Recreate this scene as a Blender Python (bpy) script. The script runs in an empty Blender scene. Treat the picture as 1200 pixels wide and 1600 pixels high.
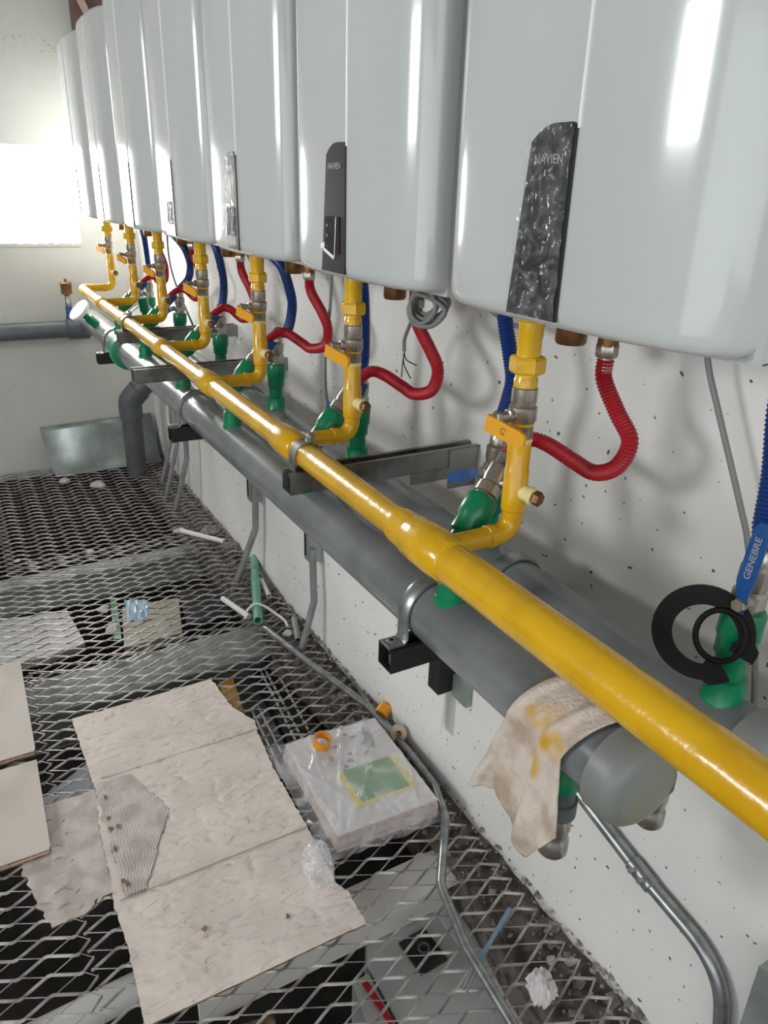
import bpy, bmesh, math, random
from mathutils import Vector, Matrix, noise
random.seed(7)
S = bpy.context.scene
COL = S.collection

# ------------------------------------------------------------------ camera
cam_d = bpy.data.cameras.new('camera')
cam_d.sensor_fit = 'VERTICAL'; cam_d.sensor_height = 24.0; cam_d.lens = 24.0 * 1168.0 / 1600.0
cam_d.clip_start = 0.02
cam = bpy.data.objects.new('camera', cam_d); COL.objects.link(cam)
_rt, _dn, _fw = (.8710524, -.4904683, .0266188), (-.1717045, -.3548185, -.9190329), (.4602013, .7959552, -.3932811)
cam.matrix_world = Matrix(((_rt[0], -_dn[0], -_fw[0], 0), (_rt[1], -_dn[1], -_fw[1], 0), (_rt[2], -_dn[2], -_fw[2], 1.4), (0, 0, 0, 1)))
S.camera = cam

# ------------------------------------------------------------------ world, daylight, exposure
W = bpy.data.worlds.new('daylight'); S.world = W; W.use_nodes = True
bg = W.node_tree.nodes['Background']; bg.inputs[0].default_value = (.93, .97, 1, 1); bg.inputs[1].default_value = 1.3
def area(name, loc, rot, sx, sy, power, col=(1, 1, 1)):
    l = bpy.data.lights.new(name, 'AREA'); l.shape = 'RECTANGLE'; l.size = sx; l.size_y = sy; l.energy = power; l.color = col
    o = bpy.data.objects.new(name, l); o.location = loc; o.rotation_euler = rot; o.visible_camera = True; COL.objects.link(o); return o
# daylight pouring through the opening in the far wall and through the high window of the left wall
area('daylight_far_window', (.40, 4.30, 1.34), (math.radians(-90), 0, 0), .46, .43, 25, (1, .985, .96))
area('daylight_left_window', (-2.92, 1.75, 1.98), (0, math.radians(-82), 0), .62, .95, 27, (.97, .99, 1))
S.view_settings.view_transform = 'Standard'; S.view_settings.look = 'None'
S.view_settings.gamma = 1.0; S.view_settings.use_curve_mapping = False
S.view_settings.exposure = 0.75

# ------------------------------------------------------------------ materials
def lin(c): c /= 255.0; return c / 12.92 if c <= .04045 else ((c + .055) / 1.055) ** 2.4
def rgb(r, g, b): return (lin(r), lin(g), lin(b), 1)
def mat(name, col, rough=.5, metal=0, col2=None, scale=20, bump=0, bscale=None, detail=4, contrast=(.4, .6), spec=.5, coat=0, trans=0, alpha=1):
    m = bpy.data.materials.new(name); m.use_nodes = True
    nt = m.node_tree; p = nt.nodes['Principled BSDF']
    p.inputs['Base Color'].default_value = col; p.inputs['Roughness'].default_value = rough; p.inputs['Metallic'].default_value = metal
    p.inputs['Specular IOR Level'].default_value = spec; p.inputs['Coat Weight'].default_value = coat
    p.inputs['Transmission Weight'].default_value = trans; p.inputs['Alpha'].default_value = alpha
    tc = nt.nodes.new('ShaderNodeTexCoord')
    if col2 is not None:
        n = nt.nodes.new('ShaderNodeTexNoise'); n.inputs['Scale'].default_value = scale; n.inputs['Detail'].default_value = detail
        r = nt.nodes.new('ShaderNodeValToRGB'); r.color_ramp.elements[0].position = contrast[0]; r.color_ramp.elements[1].position = contrast[1]
        r.color_ramp.elements[0].color = col2; r.color_ramp.elements[1].color = col
        nt.links.new(tc.outputs['Object'], n.inputs['Vector']); nt.links.new(n.outputs['Fac'], r.inputs[0]); nt.links.new(r.outputs[0], p.inputs['Base Color'])
        m['ramp'] = r.name
    if bump:
        n2 = nt.nodes.new('ShaderNodeTexNoise'); n2.inputs['Scale'].default_value = bscale or scale; n2.inputs['Detail'].default_value = detail
        b = nt.nodes.new('ShaderNodeBump'); b.inputs['Strength'].default_value = bump; b.inputs['Distance'].default_value = .01
        nt.links.new(tc.outputs['Object'], n2.inputs['Vector']); nt.links.new(n2.outputs['Fac'], b.inputs['Height']); nt.links.new(b.outputs[0], p.inputs['Normal'])
    return m

def wall_mat(name, base, dirt, pit=(.12, .12, .12, 1), pit_scale=26, pit_cut=.085):
    m = mat(name, base, .75, 0, dirt, 1.6, 0, None, 6, (.3, .62))
    nt = m.node_tree; p = nt.nodes['Principled BSDF']; tc = nt.nodes['Texture Coordinate']
    src = nt.nodes[m['ramp']].outputs[0]
    # fine blotchy plaster
    n = nt.nodes.new('ShaderNodeTexNoise'); n.inputs['Scale'].default_value = 14; n.inputs['Detail'].default_value = 8
    nt.links.new(tc.outputs['Object'], n.inputs['Vector'])
    # pits: voronoi cells, only some of them, stretched by noise
    warp = nt.nodes.new('ShaderNodeTexNoise'); warp.inputs['Scale'].default_value = 30
    vm = nt.nodes.new('ShaderNodeVectorMath'); vm.operation = 'SCALE'; vm.inputs['Scale'].default_value = .03
    va = nt.nodes.new('ShaderNodeVectorMath'); va.operation = 'ADD'
    nt.links.new(tc.outputs['Object'], warp.inputs['Vector']); nt.links.new(warp.outputs['Color'], vm.inputs[0])
    nt.links.new(tc.outputs['Object'], va.inputs[0]); nt.links.new(vm.outputs[0], va.inputs[1])
    v = nt.nodes.new('ShaderNodeTexVoronoi'); v.inputs['Scale'].default_value = pit_scale; v.voronoi_dimensions = '2D'
    sx_ = nt.nodes.new('ShaderNodeSeparateXYZ'); ad = nt.nodes.new('ShaderNodeMath'); cx_ = nt.nodes.new('ShaderNodeCombineXYZ')
    nt.links.new(va.outputs[0], sx_.inputs[0]); nt.links.new(sx_.outputs[0], ad.inputs[0]); nt.links.new(sx_.outputs[1], ad.inputs[1]); nt.links.new(ad.outputs[0], cx_.inputs[0]); nt.links.new(sx_.outputs[2], cx_.inputs[1]); nt.links.new(cx_.outputs[0], v.inputs['Vector'])
    sep = nt.nodes.new('ShaderNodeSeparateColor'); nt.links.new(v.outputs['Color'], sep.inputs[0])
    siz = nt.nodes.new('ShaderNodeMapRange'); siz.inputs[1].default_value = .4; siz.inputs[2].default_value = 1; siz.inputs[3].default_value = 0; siz.inputs[4].default_value = pit_cut
    nt.links.new(sep.outputs[0], siz.inputs[0])
    lt = nt.nodes.new('ShaderNodeMath'); lt.operation = 'LESS_THAN'; nt.links.new(v.outputs['Distance'], lt.inputs[0]); nt.links.new(siz.outputs[0], lt.inputs[1])
    mix = nt.nodes.new('ShaderNodeMix'); mix.data_type = 'RGBA'; nt.links.new(lt.outputs[0], mix.inputs[0]); nt.links.new(src, mix.inputs[6]); mix.inputs[7].default_value = pit
    nt.links.new(mix.outputs[2], p.inputs['Base Color'])
    h = nt.nodes.new('ShaderNodeMath'); h.operation = 'SUBTRACT'; nt.links.new(n.outputs['Fac'], h.inputs[0]); nt.links.new(lt.outputs[0], h.inputs[1])
    b = nt.nodes.new('ShaderNodeBump'); b.inputs['Strength'].default_value = .25; b.inputs['Distance'].default_value = .006
    nt.links.new(h.outputs[0], b.inputs['Height']); nt.links.new(b.outputs[0], p.inputs['Normal'])
    return m

M = {}
M['wall'] = wall_mat('white_plaster', rgb(236, 235, 231), rgb(216, 214, 209))
M['farwall'] = wall_mat('white_painted_concrete', rgb(208, 207, 201), rgb(190, 189, 182), (.42, .42, .4, 1), 9, .05)
M['ceiling'] = mat('grey_ceiling', rgb(140, 136, 130), .9, 0, rgb(122, 117, 112), 3)
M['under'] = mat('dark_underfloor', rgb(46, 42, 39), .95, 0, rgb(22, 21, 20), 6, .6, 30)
M['brown'] = mat('brown_painted_steel', rgb(122, 92, 84), .6, 0, rgb(104, 78, 72), 6)
M['brownlight'] = mat('pale_steel_edge', rgb(190, 165, 150), .55)
M['enamel'] = mat('white_enamel', rgb(199, 204, 203), .13, 0, rgb(195, 200, 199), 2, spec=.55, coat=.25)
M['chassis'] = mat('grey_white_sheet_metal', rgb(196, 199, 198), .35)
M['seam'] = mat('white_seam_trim', rgb(232, 235, 234), .25)
M['panel'] = mat('black_gloss_plastic', rgb(34, 35, 36), .2, 0, spec=.6)
M['display'] = mat('display_black', rgb(8, 9, 10), .08)
M['print'] = mat('pale_grey_print', rgb(150, 153, 151), .5)
M['brass'] = mat('dull_brass', rgb(150, 112, 70), .42, .75, rgb(120, 88, 56), 40)
M['chrome'] = mat('nickel_plated_brass', rgb(190, 184, 174), .28, .85, rgb(165, 158, 148), 50)
M['steel'] = mat('galvanised_steel', rgb(168, 172, 173), .34, .8, rgb(140, 145, 146), 35)
M['galvsheet'] = mat('galvanised_sheet', rgb(176, 184, 180), .42, .6, rgb(150, 160, 157), 9)
M['strut'] = mat('strut_steel', rgb(150, 152, 148), .38, .8, rgb(92, 78, 66), 9, contrast=(.34, .55))
M['dark'] = mat('black_steel_and_shade', rgb(36, 36, 36), .6, .3)  # black of wires and plates; on the lower struts it paints shadow
M['yellow'] = mat('yellow_gloss_paint', rgb(228, 178, 22), .24, 0, rgb(214, 163, 14), 14, .10, 60, coat=.25)
M['handle'] = mat('orange_yellow_lever', rgb(236, 168, 40), .45)
M['cream'] = mat('cream_thread_tape', rgb(234, 222, 160), .6)
M['grey'] = mat('grey_plastic_pipe', rgb(124, 129, 130), .28, 0, rgb(106, 111, 112), 8, .05, 40, coat=.3)
M['greyfar'] = mat('blue_grey_pipe', rgb(98, 104, 110), .42, 0, rgb(88, 94, 100), 8)
M['pvc'] = mat('dark_grey_pvc', rgb(92, 96, 98), .5, 0, rgb(82, 86, 88), 10)
M['cap'] = mat('grey_end_cap', rgb(126, 130, 129), .4, 0, rgb(128, 128, 108), 9, .08, 30, contrast=(.35, .6))
M['redline'] = mat('dark_red_line', rgb(92, 40, 40), .5)
M['green'] = mat('green_plastic', rgb(8, 134, 88), .3, 0, rgb(6, 122, 80), 12)
M['palegreen'] = mat('pale_green_pipe', rgb(120, 178, 150), .4, 0, rgb(104, 164, 136), 20)
M['blue'] = mat('blue_corrugated_sleeve', rgb(11, 50, 116), .42)
M['bluelever'] = mat('blue_lever', rgb(16, 80, 146), .4, 0, rgb(12, 70, 132), 40)
M['red'] = mat('red_corrugated_sleeve', rgb(168, 22, 38), .42)
M['cable'] = mat('grey_cable', rgb(128, 130, 128), .5)
M['blackrubber'] = mat('black_rubber', rgb(12, 12, 12), .6, spec=.25)
M['conduit'] = mat('grey_conduit', rgb(150, 152, 150), .4, .35, rgb(134, 136, 134), 20)
M['mesh'] = mat('expanded_metal_steel', rgb(186, 180, 174), .45, .35, rgb(140, 133, 127), 18)
M['card'] = mat('beige_cardboard', rgb(232, 220, 212), .85, 0, rgb(214, 202, 194), 7, .35, 26, 6, (.35, .65))
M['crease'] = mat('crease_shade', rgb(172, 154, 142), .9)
M['cardedge'] = mat('cardboard_brown_edge', rgb(150, 122, 98), .9, 0, rgb(112, 88, 68), 60)
M['cardtorn'] = mat('torn_cardboard_liner', rgb(208, 199, 192), .9, 0, rgb(184, 174, 166), 18, .3, 60)
M['ply'] = mat('plywood_face', rgb(206, 198, 189), .7, 0, rgb(190, 181, 171), 5, .1, 30)
M['plyedge'] = mat('plywood_edge', rgb(170, 134, 96), .8, 0, rgb(128, 92, 62), 70)
M['paper'] = mat('white_paper', rgb(214, 210, 208), .7, 0, rgb(204, 200, 198), 12)
M['packside'] = mat('pinkish_paper_stack', rgb(196, 180, 172), .8, 0, rgb(178, 160, 152), 60)
M['papergreen'] = mat('pale_green_card', rgb(128, 168, 128), .6, 0, rgb(116, 156, 118), 20)
M['paperyellow'] = mat('pale_yellow_card', rgb(222, 206, 120), .6)
M['smudge'] = mat('grey_smudge', rgb(140, 138, 138), .8)
M['tape'] = mat('amber_tape', rgb(232, 152, 24), .25, 0, coat=.3, alpha=.92)
M['taperoll'] = mat('pale_tape_core', rgb(176, 168, 150), .5)
M['stone'] = mat('broken_concrete', rgb(158, 150, 142), .9, 0, rgb(112, 104, 98), 40, .6, 80)
M['gravel'] = mat('gravel_bed', rgb(112, 103, 95), .95, 0, rgb(66, 60, 55), 28, .9, 40)
M['chunk'] = mat('white_plaster_chunk', rgb(206, 200, 194), .85, 0, rgb(180, 174, 168), 30, .5, 60)
M['rag'] = mat('stained_rag', rgb(216, 203, 190), .95, 0, rgb(178, 158, 138), 16, .4, 200, 5, (.36, .56))
M['whitetube'] = mat('white_plastic_tube', rgb(222, 222, 218), .4)
M['foil'] = mat('pale_blue_foil', rgb(186, 204, 218), .35, .2)
M['beam'] = mat('grey_green_beam', rgb(156, 163, 159), .6, 0, rgb(134, 141, 137), 6)
M['cabinet'] = mat('grey_cabinet_top', rgb(198, 199, 196), .5, 0, rgb(184, 185, 182), 5)
M['palepanel'] = mat('pale_blue_panel', rgb(160, 172, 184), .5)
M['whitepart'] = mat('off_white_metal', rgb(232, 230, 224), .5)
M['redpart'] = mat('red_plastic', rgb(178, 24, 34), .4)
M['amberwood'] = mat('yellow_timber', rgb(190, 140, 50), .7)
M['white'] = mat('gauge_white', rgb(236, 236, 232), .3)
M['tin'] = mat('blue_strip', rgb(120, 150, 172), .35, .4)
nt = M['card'].node_tree; p_ = nt.nodes['Principled BSDF']; tc_ = nt.nodes['Texture Coordinate']; ob_ = nt.nodes['Bump']
mp = nt.nodes.new('ShaderNodeMapping'); mp.inputs['Scale'].default_value = (17, 62, 1); mp.inputs['Rotation'].default_value = (0, 0, .12)
nz_ = nt.nodes.new('ShaderNodeTexNoise'); nz_.inputs['Scale'].default_value = 1.0; nz_.inputs['Detail'].default_value = 2; nz_.inputs['Distortion'].default_value = .6
mr_ = nt.nodes.new('ShaderNodeMapRange'); mr_.inputs[1].default_value = .56; mr_.inputs[2].default_value = .64; mr_.inputs[3].default_value = 1; mr_.inputs[4].default_value = 0
b2_ = nt.nodes.new('ShaderNodeBump'); b2_.inputs['Strength'].default_value = .55; b2_.inputs['Distance'].default_value = .004
for a_, c_ in ((tc_.outputs['Object'], mp.inputs[0]), (mp.outputs[0], nz_.inputs['Vector']), (nz_.outputs['Fac'], mr_.inputs[0]), (mr_.outputs[0], b2_.inputs['Height']), (ob_.outputs[0], b2_.inputs['Normal']), (b2_.outputs[0], p_.inputs['Normal'])): nt.links.new(a_, c_)
def film_mat(name, tint, opac, rough, bump, bscale):
    m = bpy.data.materials.new(name); m.use_nodes = True; nt = m.node_tree; nt.nodes.clear()
    out = nt.nodes.new('ShaderNodeOutputMaterial'); t = nt.nodes.new('ShaderNodeBsdfTransparent'); p = nt.nodes.new('ShaderNodeBsdfPrincipled')
    p.inputs['Base Color'].default_value = tint; p.inputs['Roughness'].default_value = rough; p.inputs['Specular IOR Level'].default_value = .8
    mx = nt.nodes.new('ShaderNodeMixShader'); tc = nt.nodes.new('ShaderNodeTexCoord'); n = nt.nodes.new('ShaderNodeTexNoise')
    n.inputs['Scale'].default_value = bscale; n.inputs['Detail'].default_value = 3; n.inputs['Distortion'].default_value = 1.5
    r = nt.nodes.new('ShaderNodeMapRange'); r.inputs[1].default_value = .42; r.inputs[2].default_value = .68; r.inputs[3].default_value = opac * .45; r.inputs[4].default_value = opac * 1.5
    b = nt.nodes.new('ShaderNodeBump'); b.inputs['Strength'].default_value = bump; b.inputs['Distance'].default_value = .01
    L = nt.links.new
    L(tc.outputs['Object'], n.inputs['Vector']); L(n.outputs['Fac'], r.inputs[0]); L(r.outputs[0], mx.inputs[0]); L(n.outputs['Fac'], b.inputs['Height']); L(b.outputs[0], p.inputs['Normal'])
    L(t.outputs[0], mx.inputs[1]); L(p.outputs[0], mx.inputs[2]); L(mx.outputs[0], out.inputs[0]); return m
M['film'] = film_mat('clear_wrinkled_film', (.5, .51, .51, 1), .17, .14, .3, 40)
M['bag'] = film_mat('clear_plastic_bag', (.92, .92, .94, 1), .36, .16, .3, 8)
M['bubble'] = film_mat('clear_bubble_wrap', (.9, .92, .95, 1), .42, .08, .35, 60)

# ------------------------------------------------------------------ mesh helpers
class MB:
    def __init__(s): s.v = []; s.f = []; s.mi = []
    def add(s, vs, fs, mi=0):
        o = len(s.v); s.v += [Vector(p) for p in vs]; s.f += [tuple(i + o for i in f) for f in fs]; s.mi += [mi] * len(fs); return s
    def box(s, lo, hi, mi=0):
        (a, b, c), (d, e, f) = lo, hi
        return s.add([(a, b, c), (d, b, c), (d, e, c), (a, e, c), (a, b, f), (d, b, f), (d, e, f), (a, e, f)],
                     [(0, 3, 2, 1), (4, 5, 6, 7), (0, 1, 5, 4), (1, 2, 6, 5), (2, 3, 7, 6), (3, 0, 4, 7)], mi)
    def obox(s, c, ax, ay, az, mi=0):
        c, ax, ay, az = Vector(c), Vector(ax), Vector(ay), Vector(az)
        vs = [c + i * ax + j * ay + k * az for k in (-1, 1) for j in (-1, 1) for i in (-1, 1)]
        return s.add(vs, [(0, 2, 3, 1), (4, 5, 7, 6), (0, 1, 5, 4), (1, 3, 7, 5), (3, 2, 6, 7), (2, 0, 4, 6)], mi)
    def tube(s, path, r, seg=14, caps=True, mi=0, closed=False, sq=None):
        P = [Vector(p) for p in path]; n = len(P)
        rs = r if isinstance(r, (list, tuple)) else [r] * n
        T = []
        for i in range(n):
            a = P[(i - 1) % n] if (closed or i) else P[0]; b = P[(i + 1) % n] if (closed or i < n - 1) else P[-1]
            T.append((b - a).normalized())
        up = Vector((0, 0, 1)) if abs(T[0].z) < .9 else Vector((1, 0, 0))
        N = (up - T[0] * up.dot(T[0])).normalized(); vs = []
        for i in range(n):
            if i:
                N = N - T[i] * N.dot(T[i])
                N = N.normalized() if N.length > 1e-6 else T[i].orthogonal().normalized()
            B = T[i].cross(N)
            for k in range(seg):
                a = 2 * math.pi * k / seg; vs.append(P[i] + (N * math.cos(a) + B * math.sin(a)) * rs[i])
        fs = []
        for i in range(n if closed else n - 1):
            j = (i + 1) % n
            for k in range(seg):
                l = (k + 1) % seg; fs.append((i * seg + k, i * seg + l, j * seg + l, j * seg + k))
        if caps and not closed: fs += [tuple(range(seg - 1, -1, -1)), tuple((n - 1) * seg + k for k in range(seg))]
        return s.add(vs, fs, mi)
    def lathe(s, o, ax, prof, seg=20, mi=0):      # prof: (distance along axis, radius)
        o = Vector(o); ax = Vector(ax).normalized()
        return s._rings(o, ax, prof, seg, mi)
    def _rings(s, o, ax, prof, seg, mi):
        N = ax.orthogonal().normalized(); B = ax.cross(N); vs = []
        for t, r in prof:
            for k in range(seg):
                a = 2 * math.pi * (k + .5) / seg; vs.append(o + ax * t + (N * math.cos(a) + B * math.sin(a)) * max(r, 1e-5))
        fs = []
        for i in range(len(prof) - 1):
            for k in range(seg):
                l = (k + 1) % seg; fs.append((i * seg + k, i * seg + l, (i + 1) * seg + l, (i + 1) * seg + k))
        fs += [tuple(range(seg - 1, -1, -1)), tuple((len(prof) - 1) * seg + k for k in range(seg))]
        return s.add(vs, fs, mi)
    def pipe(s, o, ax, l, ro, ri, seg=24, mi=0):   # open hollow tube
        o = Vector(o); ax = Vector(ax).normalized(); N = ax.orthogonal().normalized(); B = ax.cross(N); vs = []
        for t, r in ((0, ro), (l, ro), (l, ri), (0, ri)):
            for k in range(seg):
                a = 2 * math.pi * k / seg; vs.append(o + ax * t + (N * math.cos(a) + B * math.sin(a)) * r)
        fs = [(i * seg + k, i * seg + (k + 1) % seg, ((i + 1) % 4) * seg + (k + 1) % seg, ((i + 1) % 4) * seg + k) for i in range(4) for k in range(seg)]
        return s.add(vs, fs, mi)
    def prism(s, poly, d, mi=0):
        n = len(poly); d = Vector(d); P = [Vector(p) for p in poly]
        return s.add(P + [p + d for p in P], [tuple(range(n - 1, -1, -1)), tuple(range(n, 2 * n))] + [(i, (i + 1) % n, n + (i + 1) % n, n + i) for i in range(n)], mi)
    def build(s, name, m, parent=None, smooth=40, origin=None):
        me = bpy.data.meshes.new(name)
        if parent is not None: o0 = Vector(parent.get('_o', (0, 0, 0)))
        else:
            if origin is None:
                xs = [p.x for p in s.v]; ys = [p.y for p in s.v]; zs = [p.z for p in s.v]
                origin = ((min(xs) + max(xs)) / 2, (min(ys) + max(ys)) / 2, min(zs))
            o0 = Vector(origin)
        me.from_pydata([tuple(p - o0) for p in s.v], [], s.f)
        ms = m if isinstance(m, (list, tuple)) else [m]
        for x in ms: me.materials.append(M[x])
        if len(ms) > 1: me.polygons.foreach_set('material_index', s.mi)
        bm = bmesh.new(); bm.from_mesh(me); bmesh.ops.recalc_face_normals(bm, faces=bm.faces); bm.to_mesh(me); bm.free()
        if smooth: me.shade_smooth(); me.set_sharp_from_angle(angle=math.radians(smooth))
        o = bpy.data.objects.new(name, me); COL.objects.link(o)
        o['_o'] = tuple(o0)
        if parent is not None: o.parent = parent
        else: o.location = o0
        return o

def tag(o, label, cat, group=None, kind=None):
    o['label'] = label; o['category'] = cat
    if group: o['group'] = group
    if kind: o['kind'] = kind
    return o
def thing(name, loc, label, cat, group=None):
    o = bpy.data.objects.new(name, None); o.location = loc; o.empty_display_size = .05; COL.objects.link(o); o['_o'] = tuple(loc)
    return tag(o, label, cat, group)
def struct(o): o['kind'] = 'structure'; return o
def spline(pts, n=8):
    P = [Vector(p) for p in pts]; out = []
    for i in range(len(P) - 1):
        a, b, c, d = P[max(i - 1, 0)], P[i], P[i + 1], P[min(i + 2, len(P) - 1)]
        for k in range(n):
            t = k / n; out.append(.5 * ((2 * b) + (c - a) * t + (2 * a - 5 * b + 4 * c - d) * t * t + (3 * b - a - 3 * c + d) * t ** 3))
    out.append(P[-1]); return out
def resample(path, step):
    out = [path[0]]; acc = 0
    for a, b in zip(path, path[1:]):
        d = (b - a).length; pos = step - acc
        while pos <= d: out.append(a + (b - a) * (pos / d)); pos += step
        acc = (acc + d) % step
    return out
def corrugated(path, r, step):
    P = resample(spline(path, 14), step); 
    return P, [r * (1.05 if i % 2 else .90) for i in range(len(P))]
def rounded(pts, rad, n=7):
    P = [Vector(p) for p in pts]; out = [P[0]]
    for i in range(1, len(P) - 1):
        a, b, c = P[i - 1], P[i], P[i + 1]; u = (a - b).normalized(); w = (c - b).normalized()
        half = u.angle(w) / 2; d = min(rad / math.tan(half) if half > .01 else rad, (a - b).length * .49, (c - b).length * .49)
        s0, s1 = b + u * d, b + w * d
        for k in range(n + 1):
            t = k / n; out.append((1 - t) ** 2 * s0 + 2 * t * (1 - t) * b + t * t * s1)
    out.append(P[-1]); return out
def text_mesh(body, size, fn, name, parent, m='print', off=0):
    cu = bpy.data.curves.new('t', 'FONT'); cu.body = body; cu.size = size; cu.align_x = 'CENTER'; cu.align_y = 'CENTER'; cu.offset = off; cu.resolution_u = 3
    ob = bpy.data.objects.new('t', cu); me0 = bpy.data.meshes.new_from_object(ob); bpy.data.objects.remove(ob)
    b = MB(); b.add([fn(v.co.x, v.co.y) for v in me0.vertices], [tuple(p.vertices) for p in me0.polygons])
    bpy.data.meshes.remove(me0); return b.build(name, m, parent, 0)

WX, FY = .905, 4.16           # right wall plane, far wall plane
ORD = ['nearest', 'second nearest', 'third nearest', 'fourth nearest', 'fifth nearest', 'second farthest', 'farthest']

# ------------------------------------------------------------------ room shell
b = MB(); b.box((WX, -2.6, -.05), (WX + .2, FY + .2, 2.75)); struct(b.build('wall_right', 'wall', None, 0))
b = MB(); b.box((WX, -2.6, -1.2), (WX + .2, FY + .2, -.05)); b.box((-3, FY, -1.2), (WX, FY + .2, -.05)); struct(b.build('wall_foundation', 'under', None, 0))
b = MB()                                     # far wall with its window opening
wx0, wx1, wz0, wz1 = .17, .628, 1.125, 1.555
b.box((wx1, FY, -.05), (WX, FY + .2, 2.75)); b.box((-3, FY, -.05), (wx0, FY + .2, 2.75))
b.box((wx0, FY, -.05), (wx1, FY + .2, wz0)); b.box((wx0, FY, wz1), (wx1, FY + .2, 2.75))
FW = struct(b.build('wall_far', 'farwall', None, 0))
b = MB(); rr = random.Random(5)              # ragged plaster edge around the opening and the rough pour joint above
n = 60; up = []
for i in range(n + 1):
    x = wx0 + (wx1 - wx0) * i / n; up.append((x, FY - .006, wz0 + .003 + .007 * noise.noise(Vector((x * 38, 1, 0))) + .004 * noise.noise(Vector((x * 120, 4, 0)))))
b.prism([(wx0, FY - .006, wz0 - .012)] + [(wx1, FY - .006, wz0 - .012)] + up[::-1], (0, .02, 0))
b.build('ragged_plaster_edge', 'farwall', FW, 0)
b = MB()
def flake(x, z, r):
    k_ = rr.randint(5, 8); P = [(x + r * rr.uniform(.4, 1.3) * math.cos(2 * math.pi * q / k_), FY + .002, z + r * rr.uniform(.25, .8) * math.sin(2 * math.pi * q / k_)) for q in range(k_)]
    c_ = (x + r * rr.uniform(-.4, .4), FY - r * rr.uniform(.2, .55), z + r * rr.uniform(-.3, .3)); b.add(P + [c_], [(q, (q + 1) % k_, k_) for q in range(k_)])
for i in range(230):
    x = -.25 + .93 * rr.random(); flake(x, 1.965 + .022 * rr.gauss(0, 1) - .03 * (x - .3), .003 + .012 * rr.random() ** 2)
for i in range(40): flake(.33 + .035 * rr.gauss(0, 1), 1.835 + .025 * rr.gauss(0, 1), .003 + .009 * rr.random() ** 2)
for i in range(14): flake(.55 + .02 * rr.gauss(0, 1), 1.03 + .015 * rr.gauss(0, 1), .003 + .006 * rr.random())
b.build('rough_pour_joint', 'farwall', FW, 0)['kind'] = 'stuff'
b = MB()                                     # left wall: high window, plus unseen opening and open back added for fill light
b.box((-3, .7, -1.2), (-2.85, 1.2, 2.75)); b.box((-3, -2.6, 2.2), (-2.85, .7, 2.75)); b.box((-3, -2.6, -1.2), (-2.85, .7, .25)); b.box((-3, 2.3, -1.2), (-2.85, FY, 2.75)); b.box((-3, 1.2, -1.2), (-2.85, 2.3, 1.66)); b.box((-3, 1.2, 2.3), (-2.85, 2.3, 2.75))
struct(b.build('wall_left', 'farwall', None, 0))
b = MB(); b.box((-3, -2.75, -1.2), (WX, -2.6, .8)); struct(b.build('wall_back_light_block', 'farwall', None, 0))  # unseen half-height wall, added to block low light; open above for fill
b = MB(); b.box((-3, -2.6, 2.75), (WX + .2, FY + .2, 2.9)); struct(b.build('ceiling', 'ceiling', None, 0))
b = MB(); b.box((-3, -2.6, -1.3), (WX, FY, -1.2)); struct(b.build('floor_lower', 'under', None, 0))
# brown steel corner post and brace above the farthest boiler
t = thing('steel_corner_post', (.8, 4.06, 1.88), 'brown painted steel post in the far upper corner above the boilers', 'steel post')
b = MB(); b.box((.70, 4.08, 1.86), (.9, 4.155, 2.74)); b.build('post', 'brown', t, 0)
b = MB(); b.obox((.775, 4.06, 2.05), (.055, 0, -.12), (0, .012, 0), (.012, 0, .006)); b.build('purlin_edge', 'brownlight', t, 0)  # diagonal strip in a paler brown than the post, for a purlin edge

# ------------------------------------------------------------------ expanded metal floor
FL = bpy.data.objects.new('floor', None); COL.objects.link(FL); FL['kind'] = 'structure'; FL['_o'] = (0, 0, 0)
LW, SW = .1085, .0436
def grating(x0, x1, y0, y1, z, ph=0.0):
    mb = MB(); rows = int((y1 - y0) / (SW / 2)); hw = .0013; hh = .0036
    for j in range(rows):
        yc = y0 + (j + .5) * SW / 2; s = 1 if j % 2 else -1; pts = []
        i0 = 0; x = x0
        k = 0
        while x < x1 + LW / 2:
            sg = s if k % 2 else -s
            pts += [(x - .0035, yc + sg * (SW / 4 - .001)), (x + .0035, yc + sg * (SW / 4 - .001))]
            x += LW / 2; k += 1
        vs = []
        for q, (px, py) in enumerate(pts):
            px = min(max(px, x0), x1)
            a = pts[min(q + 1, len(pts) - 1)]; c = pts[max(q - 1, 0)]
            up = 1 if (q // 2) % 2 else -1
            dz = .0022 * up * s
            lean = .0014 * s
            vs += [(px, py - hw - lean, z + dz - hh), (px, py + hw - lean, z + dz - hh), (px, py + hw + lean, z + dz), (px, py - hw + lean, z + dz)]
        n = len(pts); fs = []
        for q in range(n - 1):
            o, p = q * 4, q * 4 + 4
            fs += [(o + e, o + (e + 1) % 4, p + (e + 1) % 4, p + e) for e in range(4)]
        fs += [(0, 1, 2, 3), tuple(4 * (n - 1) + e for e in (3, 2, 1, 0))]
        mb.add(vs, fs)
    o = mb.build('expanded_metal_sheet', 'mesh', FL, 0); o['kind'] = 'stuff'; return o
grating(.02, .875, -.3, 2.22, 0)
grating(.045, .89, 2.13, 3.02, .005)
grating(.02, .895, 2.92, 4.12, 0)
grating(-1.3, .055, 2.13, 4.12, -.004)
grating(-1.3, .03, -.3, 2.2, .004)

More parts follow.
